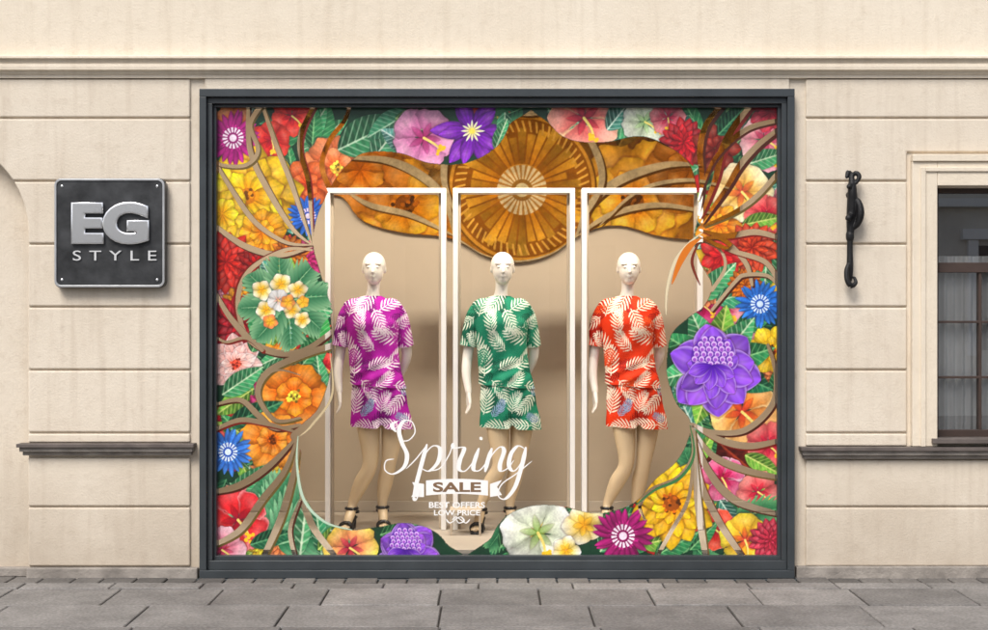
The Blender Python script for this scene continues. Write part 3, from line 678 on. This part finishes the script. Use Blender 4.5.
def sleeve(path,rad):
    V=[];PX=[];n=100
    pp,rr=smoothpts(path,rad,18); M=len(pp)
    for i in range(M):
        s=i/(M-1); t=(pp[min(i+1,M-1)]-pp[max(0,i-1)]).normalized(); u=t.cross(Vector((0,1,0))).normalized(); w=t.cross(u)
        for k in range(n):
            an=2*pi*k/n; f=1+0.05*math.sin(4*an+s*3)*s*s+0.02*math.sin(s*13+an*2)*s
            q=pp[i]+(u*math.cos(an)+w*math.sin(an)*1.1)*rr[i]*f; V.append(tuple(q)); PX.append((q.x*144+373,529-q.z*144))
    return V,[[i*n+k,(i+1)*n+k,(i+1)*n+(k+1)%n,i*n+(k+1)%n] for i in range(M-1) for k in range(n)],PX
slv=[sleeve([L3(360,303,0.02),L3(353,306,0.02),L3(347,316,0.024),L3(343,331,0.03),L3(340.5,346,0.034)],[0.030,0.054,0.061,0.060,0.062]),
     sleeve([L3(385,303,0.02),L3(392,306,0.02),L3(398,316,0.035),L3(402,331,0.058),L3(404.5,346,0.08)],[0.030,0.054,0.061,0.059,0.060])]
def cloth_mesh(name,parts,D):
    V=[];Q=[];PX=[]
    for v,q,p in parts:
        n=len(V); V+=v; Q+=[[n+i for i in f] for f in q]; PX+=p
    me=mesh(name,V,Q); at=me.color_attributes.new('Col','FLOAT_COLOR','POINT'); PX=np.array(PX)
    c=np.concatenate([lin(D.sample(PX[:,0],PX[:,1]))*0.95,np.ones((len(PX),1))],1); at.data.foreach_set('color',c.astype(np.float32).ravel()); return me
M_cloth=vcol('printed_fabric',0.75,spec=0.25,bump=0.3)
for i,(cx,rz,dy) in enumerate(((373,0.0,0.0),(501.5,0.04,-0.04),(628,-0.03,0.02))):
    e=empty('mannequin' if i==0 else 'mannequin.%03d'%i,((cx-CX)/144.0,1.0+dy,0.152)); e.rotation_euler=(0,0,rz)
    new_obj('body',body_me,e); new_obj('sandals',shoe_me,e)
    D=dresspat(PALS[i])
    for nm,pt in (('tshirt',[blouse]+slv),('shorts',[shorts])):
        o=new_obj(nm,cloth_mesh(nm,pt,D),e,M_cloth,True)
        so=o.modifiers.new('t','SOLIDIFY'); so.thickness=0.003; so.offset=1
RNG=np.random.RandomState(3)
st=empty('display_stool')
sx0=P(450,0,0.7)[0]; sx1=P(481,0,0.7)[0]; t=0.014
L=[]
for x in (sx0,sx1-t):
    for y in (0.7,0.9-t): L.append((x,x+t,y,y+t,0.152,0.30))
L+=[(sx0-.004,sx1+.004,0.696,0.904,0.301,0.322)]
boxes('stool_parts',L,M_inner,st,0.002)
# ------------------------------------------------------------ shop window frame and glass
FR=[fbox(201,793,90,98,-0.055,0.12),fbox(201,793,569,577,-0.055,0.12),fbox(201,208,98.05,568.95,-0.055,0.12),fbox(786,793,98.05,568.95,-0.055,0.12)]
boxes('outer_frame',FR,M_frame,win,0.004,3)
FR=[fbox(208.05,785.95,98.05,104,-0.025,0.11),fbox(208.05,785.95,560,568.95,-0.025,0.11),fbox(208.05,213,104.05,559.95,-0.025,0.11),fbox(781,785.95,104.05,559.95,-0.025,0.11)]
boxes('middle_frame',FR,M_frame,win,0.003,2)
FR=[fbox(213.05,780.95,104.05,107,0.01,0.10),fbox(213.05,780.95,556,559.95,0.01,0.10),fbox(213.05,216,107.05,555.95,0.01,0.10),fbox(778,780.95,107.05,555.95,0.01,0.10)]
boxes('inner_bead',FR,M_frame,win,0.002,2)
boxes('sill',[fbox(199,795,577.2,580,-0.075,0.1)],M_frame,win,0.003,2)
def glass(name,refl,fk=0.5,tint=(1,1,1)):
    m=bpy.data.materials.new(name); m.use_nodes=True; nt=m.node_tree; nt.nodes.clear()
    o=nt.nodes.new('ShaderNodeOutputMaterial'); mx=nt.nodes.new('ShaderNodeMixShader'); t=nt.nodes.new('ShaderNodeBsdfTransparent'); g=nt.nodes.new('ShaderNodeBsdfGlossy')
    t.inputs['Color'].default_value=(*tint,1); g.inputs['Roughness'].default_value=0.01
    fr=nt.nodes.new('ShaderNodeLayerWeight'); fr.inputs['Blend'].default_value=0.3
    ad=nt.nodes.new('ShaderNodeMath'); ad.operation='MULTIPLY_ADD'; ad.inputs[1].default_value=fk; ad.inputs[2].default_value=refl
    nt.links.new(fr.outputs['Fresnel'],ad.inputs[0])
    nt.links.new(ad.outputs[0],mx.inputs['Fac']); nt.links.new(t.outputs[0],mx.inputs[1]); nt.links.new(g.outputs[0],mx.inputs[2]); nt.links.new(mx.outputs[0],o.inputs['Surface'])
    return m
M_glass=glass('shop_glass',0.01); M_glass2=glass('window_glass',0.38)
a=F(214,558,0.06); b_=F(780,105,0.06)
new_obj('glass_pane',mesh('g',[(a[0],0.06,a[2]),(b_[0],0.06,a[2]),(b_[0],0.06,b_[2]),(a[0],0.06,b_[2])],[(0,1,2,3)]),win,M_glass)
# ------------------------------------------------------------ lettering
def text_fit(name,body,x0,x1,p0,p1,y,mat,parent,ext=0.0,bold=0.0,bev=0.0,space=1.0,conv=F):
    cu=bpy.data.curves.new(name,'FONT'); cu.body=body; cu.space_character=space; cu.extrude=0.1 if ext else 0.0; cu.offset=bold; cu.bevel_depth=bev; cu.bevel_resolution=2; cu.resolution_u=6
    o=bpy.data.objects.new(name+'_t',cu); sc.collection.objects.link(o)
    dg=bpy.context.evaluated_depsgraph_get(); dg.update(); me=bpy.data.meshes.new_from_object(o.evaluated_get(dg)); bpy.data.objects.remove(o)
    co=np.zeros(len(me.vertices)*3); me.vertices.foreach_get('co',co); co=co.reshape(-1,3)
    mn=co.min(0); mx=co.max(0); A_=conv(x0,p1,y); B_=conv(x1,p0,y); out=np.zeros_like(co)
    out[:,0]=A_[0]+(co[:,0]-mn[0])/(mx[0]-mn[0])*(B_[0]-A_[0]); out[:,2]=A_[2]+(co[:,1]-mn[1])/(mx[1]-mn[1])*(B_[2]-A_[2])
    out[:,1]=y-((co[:,2]-mn[2])/max(1e-6,mx[2]-mn[2])*ext if ext else 0)
    me.vertices.foreach_set('co',out.ravel()); me.update(); me.materials.clear()
    return new_obj(name,me,parent,mat)
let=empty('sale_lettering')
yl=0.050
def ribbon(strokes,wt,wb,y,name):
    V=[];Q=[]
    for si,pts in enumerate(strokes):
        c=catmull(pts,False,10); n0=len(V); n=len(c)
        for i in range(n):
            t=c[min(i+1,n-1)]-c[max(i-1,0)]; l=np.hypot(*t); t=t/max(l,1e-6)
            w=wt+wb*max(0,t[1])**1.5; w*=min(1,0.35+min(i,n-1-i)*0.12)
            nn=np.array([-t[1],t[0]]); yy=y-si*0.0002-i*0.000004
            for s in (-1,1):
                q=c[i]+nn*s*w/2; V.append(P(q[0],q[1],yy))
        for i in range(n-1): Q.append([n0+2*i,n0+2*i+1,n0+2*i+3,n0+2*i+2])
    return new_obj(name,mesh(name,V,Q),let,M_vwhite)
ribbon([[(401,441),(409,440),(415,432),(412,422),(404,421),(399,430),(402,443),(407,455),(404,467),(393,474),(385,470),(386,461),(394,459)],
 [(406,469),(416,459),(426,446)],[(427,444),(421,466),(413,497)],[(419,474),(425,455),(433,446),(440,449),(438,462),(429,471),(421,468)],[(430,471),(440,468),(449,455),(453,443)],
 [(453,443),(454,448),(464,448),(460,460),(459,469),(465,471),(473,462),(479,449)],[(479,448),(474,463),(474,470),(480,470),(488,460),(492,449)],
 [(492,448),(488,460),(485,472)],[(486,468),(492,455),(500,447),(504,451),(500,464),(501,471),(508,468),(514,460)],
 [(525,449),(518,446),(511,454),(509,466),(514,471),(521,463),(526,448)],[(526,447),(522,465),(515,487),(505,499),(498,495),(502,484),(516,474),(532,461)],
 [(480,437),(482,440)],[(413,497),(416,500),(420,490)],[(398,421),(392,425),(396,432)]],1.2,3.2,yl,'spring_script')
def flat(poly,y,name,mat):
    return new_obj(name,mesh(name,[P(a,b,y) for a,b in poly],[list(range(len(poly)))]),let,mat)
top=[(x,481-2.2*math.sin((x-421)/71*math.pi)) for x in np.linspace(426,488,16)]
bot=[(x,496-2.2*math.sin((x-421)/71*math.pi)) for x in np.linspace(488,426,16)]
flat(top+bot,yl,'banner',M_vwhite)
flat([(424,484),(424,497),(411,497),(416,490),(412,482)],yl+.0005,'banner_tail_a',M_vwhite); flat([(490,484),(502,480),(497,487),(502,495),(490,497)],yl+.0005,'banner_tail_b',M_vwhite)
text_fit('sale_text','SALE',433,481,482.2,492,yl-0.0015,M_vbrown,let,bold=0.03,conv=P)
text_fit('offers_text','BEST OFFERS',429,485,502,508,yl,M_vwhite,let,bold=0.02,conv=P)
text_fit('price_text','LOW PRICE',434,480,510,515.5,yl,M_vwhite,let,bold=0.02,conv=P)
ribbon([[(446,519),(450,523),(456,519),(461,517),(464,521),(459,523),(456,519)],[(470,519),(466,523),(461,520),(456,517),(452,520)]],0.9,0.8,yl,'flourish')
# ------------------------------------------------------------ building
bld=empty('shop_building')
GR=[-20,55,118,181,244,307,370,433]
def xl(y): 
    if y>=232: return 28
    return -60+88*math.sqrt(max(0,1-((232-y)/92.0)**2))
g=0.9
left=[]; 
for a,b in zip(GR[2:-1],GR[3:]):
    if a<140:
        ys=np.linspace(b-g,140,14); arc=[(xl(y),y) for y in ys]
        left.append([(-60.8,a+g),(190,a+g),(190,b-g)]+arc[:-1]+[(-60.8,140.05)])
        left.append([(-120-x,y) for x,y in reversed([(-60.8,a+g),(390,a+g),(390,b-g)]+arc[:-1]+[(-60.8,140.05)])])
    else:
        ys=np.linspace(b-g,a+g,8); arc=[(xl(y),y) for y in ys]
        left.append([(190,a+g),(190,b-g)]+arc); left.append([(-510,a+g)]+[(-120-x,y) for x,y in reversed(arc)]+[(-510,b-g)])
left.append([(-510,79),(190,79),(190,118-g),(-510,118-g)])
for a,b in ((457,507),(507,567)):
    left.append([(28,a+g),(190,a+g),(190,b-g),(28,b-g)]); left.append([(-510,a+g),(-148,a+g),(-148,b-g),(-510,b-g)])
right=[[(806,79),(1500,79),(1500,118-g),(806,118-g)],
 [(806,118+g),(1500,118+g),(1500,181-g),(1119,181-g),(1119,152),(907,152),(907,181-g),(806,181-g)]]
for a,b in zip(GR[3:-1],GR[4:]):
    right.append([(806,a+g),(907,a+g),(907,b-g),(806,b-g)]); right.append([(1119,a+g),(1500,a+g),(1500,b-g),(1119,b-g)])
for a,b in ((459,507),(507,567)): right.append([(806,a+g),(1500,a+g),(1500,b-g),(806,b-g)])
right.append([(806,433+g),(907,433+g),(907,446),(806,446)]); right.append([(1119,433+g),(1500,433+g),(1500,446),(1119,446)])
left.append([(28,433+g),(190,433+g),(190,442.5),(28,442.5)])
prisms('rusticated_blocks',left+right,0.0,0.10,M_wall,bld,0.010)
arc=[(xl(y),y) for y in np.linspace(232,140,20)]
backL=[(-520,77),(205,77),(205,577),(28,577)]+arc+[(-120-x,y) for x,y in reversed(arc[:-1])]+[(-148,577),(-520,577)]
prisms('wall_left',[backL],0.018,0.34,M_wall,bld)
boxes('niche_back',[fbox(-150,30,135,577,0.13,0.36)],M_wall,bld)
boxes('wall_right',[fbox(789,937,77,577,0.018,0.34),fbox(937,1090,77,187,0.018,0.34),fbox(937,1090,440,577,0.018,0.34),fbox(1090,1520,77,577,0.018,0.34)],M_wall,bld)
boxes('lintel',[fbox(205.1,788.9,77,94,-0.002,0.34)],M_wall,bld)
boxes('threshold',[fbox(205.1,788.9,572,580,0.0,0.34)],M_base,bld)
boxes('upper_wall',[fbox(-520,1520,-420,58,0.0,0.36)],M_wall2,bld)
boxes('roof_and_sides',[(-6.36,-6.1,0.37,7.9,0,6.2),(6.2,6.42,0.37,7.9,0,6.2),(-6.36,6.42,7.9,8.1,0,6.2),(-6.4,6.46,-0.2,8.2,6.21,6.4)],M_wall,bld)
prof=[(0.05,57.0),(-0.065,57.0),(-0.07,58.2),(-0.07,60.0),(-0.050,60.6),(-0.044,62.5),(-0.040,64.5),(-0.050,65.0),(-0.052,68),(-0.050,71),(-0.030,71.6),(-0.020,74.2),(-0.010,75.2),(-0.010,78.2),(0.05,78.2)]
V=[];Q=[]
for x in (-520,1520): V+=[F(x,p,y) for y,p in prof]
n=len(prof); Q=[[i,(i+1)%n,n+(i+1)%n,n+i] for i in range(n)]+[list(range(n))[::-1],list(range(n,2*n))]
me=mesh('string_course',V,Q); fixn(me); new_obj('string_course',me,bld,M_wall2)
for nm,x0,x1,off in (('ledge_left',20,196,0),('ledge_right',799,1500,3.5)):
    boxes(nm+'_flashing',[fbox(x0,x1,443+off,446.5+off,-0.075,0.03)],M_flash,bld,0.002)
    boxes(nm+'_stone',[fbox(x0+2,x1-2,446.7+off,451+off,-0.055,0.03),fbox(x0+4,x1-4,451.1+off,455+off,-0.028,0.03)],M_base,bld,0.003)
boxes('plinth',[fbox(-520,-148,567.5,579,-0.035,0.03),fbox(28,198.5,567.5,579,-0.035,0.03),fbox(795.5,1500,566,579,-0.035,0.03),fbox(-147.9,27.9,570,579,0.08,0.14)],M_base,bld,0.006)
boxes('window_casing',[fbox(911,936,162,446,-0.03,0.05),fbox(1091,1116,162,446,-0.03,0.05),fbox(911,1116,155,161.9,-0.045,0.05),fbox(936.1,1090.9,162.1,186,-0.03,0.05)],M_wall2,bld,0.004)
boxes('casing_fillet',[fbox(919,924,168,446,-0.042,-0.028),fbox(1103,1108,168,446,-0.042,-0.028),fbox(924.1,1102.9,168,172,-0.042,-0.028)],M_wall2,bld,0.003)
boxes('window_sill',[fbox(930,1098,438,442.8,-0.06,0.14)],M_flash,bld,0.003)
wf=[]
for a,b in ((937,943),(1084,1090),(1010,1017)): wf.append(fbox(a,b,187,438,0.09,0.15))
wf+=[fbox(943.05,1083.95,187,192,0.091,0.149),fbox(943.05,1083.95,431,438,0.091,0.149),fbox(943.05,1083.95,262,272,0.085,0.152)]
for py in (322,378): wf.append(fbox(943.05,1083.95,py-1.2,py+1.2,0.095,0.145))
for x in (985.5,1050): wf.append(fbox(x-1.4,x+1.4,272,431,0.094,0.146))
boxes('casement_frame',wf,M_brown,bld,0.002)
a=F(937,440); b_=F(1090,187)
new_obj('casement_glass',mesh('g2',[(a[0],0.12,a[2]),(b_[0],0.12,a[2]),(b_[0],0.12,b_[2]),(a[0],0.12,b_[2])],[(0,1,2,3)]),bld,M_glass2)
M_curt=simple('curtain',(0.80,0.81,0.80),0.9,noise=0.1,scale=3)
V=[];Q=[]
n=240
for i in range(n+1):
    x=a[0]+(b_[0]-a[0])*i/n; y=0.175+0.014*math.sin(i*0.45)+0.008*math.sin(i*0.19)
    V+=[(x,y,a[2]-0.1),(x,y,F(0,255)[2])]
for i in range(n): Q.append([2*i,2*i+2,2*i+3,2*i+1])
new_obj('curtain',mesh('curtain',V,Q),bld,M_curt,True)
boxes('dark_room',[(a[0]-.05,b_[0]+.3,0.40,0.45,a[2]-0.2,b_[2]+0.2)],M_brown,bld)
# ------------------------------------------------------------ shop sign
sg=empty('shop_sign')
def rr(x0,x1,p0,p1,r,n=8):
    o=[]
    for cx,cy,a0 in ((x1-r,p0+r,-90),(x1-r,p1-r,0),(x0+r,p1-r,90),(x0+r,p0+r,180)):
        for k in range(n+1):
            a=math.radians(a0+90*k/n); o.append((cx+r*math.cos(a),cy+r*math.sin(a)))
    return o
prisms('sign_case',[rr(57,167.5,179,288,7)],-0.060,0.0,M_signblk,sg,0.006)
def ring(o,i,y0,y1,name,mat):
    n=len(o); V=[F(a,b,y) for y in (y0,y1) for pl in (o,i) for a,b in pl]; Q=[]
    for k in range(n):
        j=(k+1)%n
        Q+=[[k,j,n+j,n+k],[2*n+k,2*n+j,j,k],[n+k,n+j,3*n+j,3*n+k]]
    me=mesh(name,V,Q); fixn(me); ob=new_obj(name,me,sg,mat); m=ob.modifiers.new('b','BEVEL'); m.width=0.0015; m.segments=2; m.limit_method='ANGLE'
M_rim=simple('rim_metal',(0.50,0.51,0.52),0.35,metal=0.5,noise=0.15)
ring(rr(57.6,166.9,179.6,287.4,6.5),rr(59.6,164.9,181.6,285.4,5),-0.068,-0.059,'rim',M_rim)
text_fit('letters_initials','EG',75,152,203,245,-0.063,M_chrome,sg,ext=0.022,bold=0.035,bev=0.028,space=1.06)
text_fit('letters_style','STYLE',76,159,251,261,-0.063,M_style,sg,ext=0.005,space=1.7)
bm=bmesh.new()
for x,y in ((65,187),(159.5,187),(65,280),(159.5,280)): ell(bm,Vector(F(x,y,-0.062)),(0.009,0.006,0.009),16)
me=bpy.data.meshes.new('screws'); bm.to_mesh(me); bm.free(); new_obj('screws',me,sg,M_chrome,True)
# ------------------------------------------------------------ iron shutter bracket
bm=bmesh.new()
def T(pts,rad,step=6):
    p,r=smoothpts([Vector(F(a,b,y)) for a,b,y in pts],[q/K for q in rad],step); tube(bm,p,r,12)
T([(849,176,-0.06),(849.5,190,-0.07),(850,206,-0.055),(849,222,-0.05),(848,245,-0.05),(848,268,-0.05),(848,280,-0.045)],[2.4,4.4,5.4,4.6,3.0,3.4,2.4])
T([(850,198,-0.05),(855,203,-0.08),(857,214,-0.09),(855,224,-0.08),(851,229,-0.06)],[2.6,3.2,3.8,3,2])
T([(849,178,-0.06),(853,174,-0.07),(856,178,-0.08),(853,184,-0.08)],[2,2.4,2.4,1.8])
T([(849,176,-0.06),(846,173,-0.06),(844,178,-0.07)],[2,2.4,1.8])
T([(848,262,-0.05),(844,270,-0.07),(844,280,-0.08),(848,286,-0.08),(853,283,-0.07),(852,278,-0.06)],[2,2.4,2.6,2.8,2,1.5])
T([(849,195,0.0),(849,195,-0.06)],[3.4,3]); T([(848,272,0.0),(848,272,-0.05)],[3.4,3]); T([(849,215,-0.06),(845,219,-0.09)],[3,3.4]); T([(848,235,-0.05),(848,238,-0.05)],[4.2,4.2]); T([(849,184,-0.07),(845.5,188,-0.09)],[2.6,2.6])
new_obj('shutter_bracket',remesh(bm,'shutter_bracket',0.0035,2),None,M_iron)
# ------------------------------------------------------------ pavement, road, ground
m,nt,b=mat_new('paving_slab'); N=nt.nodes;Lk=nt.links
at=N.new('ShaderNodeAttribute'); at.attribute_name='Col'; tc=N.new('ShaderNodeTexCoord')
n1=N.new('ShaderNodeTexNoise'); n1.inputs['Scale'].default_value=3; n1.inputs['Detail'].default_value=6; n1.inputs['Roughness'].default_value=0.7
n2=N.new('ShaderNodeTexNoise'); n2.inputs['Scale'].default_value=60; n2.inputs['Detail'].default_value=3
for q in (n1,n2): Lk.new(tc.outputs['Object'],q.inputs['Vector'])
mr=N.new('ShaderNodeMapRange'); mr.inputs['From Min'].default_value=0.3; mr.inputs['From Max'].default_value=0.7; mr.inputs['To Min'].default_value=0.62; mr.inputs['To Max'].default_value=1.15; Lk.new(n1.outputs['Fac'],mr.inputs['Value'])
mr2=N.new('ShaderNodeMapRange'); mr2.inputs['From Min'].default_value=0.3; mr2.inputs['From Max'].default_value=0.7; mr2.inputs['To Min'].default_value=0.72; mr2.inputs['To Max'].default_value=1.25; Lk.new(n2.outputs['Fac'],mr2.inputs['Value'])
mu=N.new('ShaderNodeMath'); mu.operation='MULTIPLY'; Lk.new(mr.outputs[0],mu.inputs[0]); Lk.new(mr2.outputs[0],mu.inputs[1])
vm=N.new('ShaderNodeVectorMath'); vm.operation='SCALE'; Lk.new(at.outputs['Color'],vm.inputs[0]); Lk.new(mu.outputs[0],vm.inputs['Scale']); Lk.new(vm.outputs[0],b.inputs['Base Color'])
b.inputs['Roughness'].default_value=0.8
bp=N.new('ShaderNodeBump'); bp.inputs['Strength'].default_value=0.4; bp.inputs['Distance'].default_value=0.004; Lk.new(n2.outputs['Fac'],bp.inputs['Height']); Lk.new(bp.outputs['Normal'],b.inputs['Normal'])
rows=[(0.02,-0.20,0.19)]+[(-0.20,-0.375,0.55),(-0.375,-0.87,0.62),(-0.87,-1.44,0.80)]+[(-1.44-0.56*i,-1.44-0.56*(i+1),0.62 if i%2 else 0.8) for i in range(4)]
V=[];Q=[];Cc=[]
for ri,(ya,yb,w) in enumerate(rows):
    x=-7+random.uniform(0,w)
    while x<7:
        ww=w*random.uniform(0.92,1.08); gq=0.0055
        dz=random.uniform(-0.003,0.003)
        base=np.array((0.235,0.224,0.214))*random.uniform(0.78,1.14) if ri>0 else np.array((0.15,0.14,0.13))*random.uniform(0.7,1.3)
        n=len(V); z=dz; cb=0.005
        V+=[(x+gq,yb+gq,-0.04),(x+ww-gq,yb+gq,-0.04),(x+ww-gq,ya-gq,-0.04),(x+gq,ya-gq,-0.04),
            (x+gq,yb+gq,z-cb),(x+ww-gq,yb+gq,z-cb),(x+ww-gq,ya-gq,z-cb),(x+gq,ya-gq,z-cb),
            (x+gq+cb,yb+gq+cb,z),(x+ww-gq-cb,yb+gq+cb,z),(x+ww-gq-cb,ya-gq-cb,z),(x+gq+cb,ya-gq-cb,z)]
        Q+=[[n+0,n+1,n+5,n+4],[n+1,n+2,n+6,n+5],[n+2,n+3,n+7,n+6],[n+3,n+0,n+4,n+7],[n+4,n+5,n+9,n+8],[n+5,n+6,n+10,n+9],[n+6,n+7,n+11,n+10],[n+7,n+4,n+8,n+11],[n+8,n+9,n+10,n+11]]
        Cc+=[tuple(base)+(1,)]*12
        x+=ww
me=mesh('pavement',V,Q); at=me.color_attributes.new('Col','FLOAT_COLOR','POINT'); at.data.foreach_set('color',np.array(Cc,dtype=np.float32).ravel())
pv=empty('pavement'); new_obj('slabs',me,pv,m)
boxes('joint_bed',[(-7,7,-3.70,0.3,-0.12,-0.014)],simple('joint_dirt',(0.05,0.045,0.04),0.95,noise=0.4,scale=20,bump=0.5),pv)
boxes('kerb',[(-30,30,-3.86,-3.702,-0.2,0.003)],M_base,None,0.01)
boxes('road',[(-200,200,-13,-3.862,-0.2,-0.12)],simple('asphalt',(0.05,0.05,0.052),0.9,noise=0.3,scale=30,bump=0.5))
boxes('ground',[(-400,400,-400,400,-0.4,-0.204)],simple('ground_soil',(0.12,0.11,0.10),0.95,noise=0.2,scale=1))
ob=empty('opposite_building')
boxes('walls',[(-16,16,-24,-17,-0.2,5.2)],simple('plaster_opposite',(0.72,0.68,0.60),0.9,noise=0.12,scale=2),ob)
boxes('cornice',[(-16.3,16.3,-24,-16.6,5.21,5.5),(-16.1,16.1,-16.99,-16.8,3.6,3.75)],M_white,ob)
boxes('windows',[(x-0.6,x+0.6,-16.998,-16.95,1.0,2.9) for x in np.arange(-14,15,2.6)],M_brown,ob)
boxes('window_surrounds',[(x+s*0.7-0.09,x+s*0.7+0.09,-16.998,-16.88,.9,3.0) for x in np.arange(-14,15,2.6) for s in (-1,1)]+[(x-0.9,x+0.9,-16.998,-16.85,3.01,3.2) for x in np.arange(-14,15,2.6)],M_white,ob)
# ------------------------------------------------------------ camera, light
cam=bpy.data.cameras.new('camera'); co=bpy.data.objects.new('camera',cam); sc.collection.objects.link(co)
co.location=(0,-CAMD,CZ); co.rotation_euler=(math.radians(90),0,0); cam.sensor_width=36; cam.lens=36*CAMD/(988/K); cam.clip_end=2000
sc.camera=co
W=bpy.data.worlds.new('World'); sc.world=W; W.use_nodes=True; nt=W.node_tree
sky=nt.nodes.new('ShaderNodeTexSky'); sky.sky_type='NISHITA'; sky.sun_disc=False; sky.sun_elevation=math.radians(50); sky.sun_rotation=math.radians(205); sky.air_density=0.9; sky.dust_density=3.0; sky.ozone_density=1.0
hs=nt.nodes.new('ShaderNodeHueSaturation'); hs.inputs['Saturation'].default_value=0.6
nt.links.new(sky.outputs['Color'],hs.inputs['Color']); nt.links.new(hs.outputs['Color'],nt.nodes['Background'].inputs['Color']); nt.nodes['Background'].inputs['Strength'].default_value=0.15
su=bpy.data.lights.new('sun','SUN'); su.energy=2.8; su.angle=math.radians(25); su.color=(1,0.955,0.90)
so=bpy.data.objects.new('sun',su); sc.collection.objects.link(so)
el,az=math.radians(50),math.radians(205); d=Vector((math.sin(az)*math.cos(el),math.cos(az)*math.cos(el),math.sin(el)))
so.rotation_euler=d.to_track_quat('Z','Y').to_euler()
dl=empty('display_lamp_track')
boxes('track',[(-2.2,2.2,0.40,0.44,3.36,3.398)],M_iron,dl,0.003)
for i,x in enumerate((-1.7,-0.85,0.0,0.85,1.7)):
    boxes('lamp_head_%d'%i,[(x-0.09,x+0.09,0.34,0.50,3.28,3.355)],M_iron,dl,0.006)
    l=bpy.data.lights.new('lamp_%d'%i,'AREA'); l.energy=21; l.shape='RECTANGLE'; l.size=0.16; l.size_y=0.12; l.color=(1,0.90,0.76); l.spread=math.radians(150)
    o=bpy.data.objects.new('lamp_%d'%i,l); sc.collection.objects.link(o); o.location=(x,0.42,3.27); o.parent=dl
    dd=Vector((0,0.6,-1.8)).normalized(); o.rotation_euler=(-dd).to_track_quat('Z','Y').to_euler()
sc.view_settings.view_transform='Standard'; sc.view_settings.look='None'; sc.view_settings.exposure=0
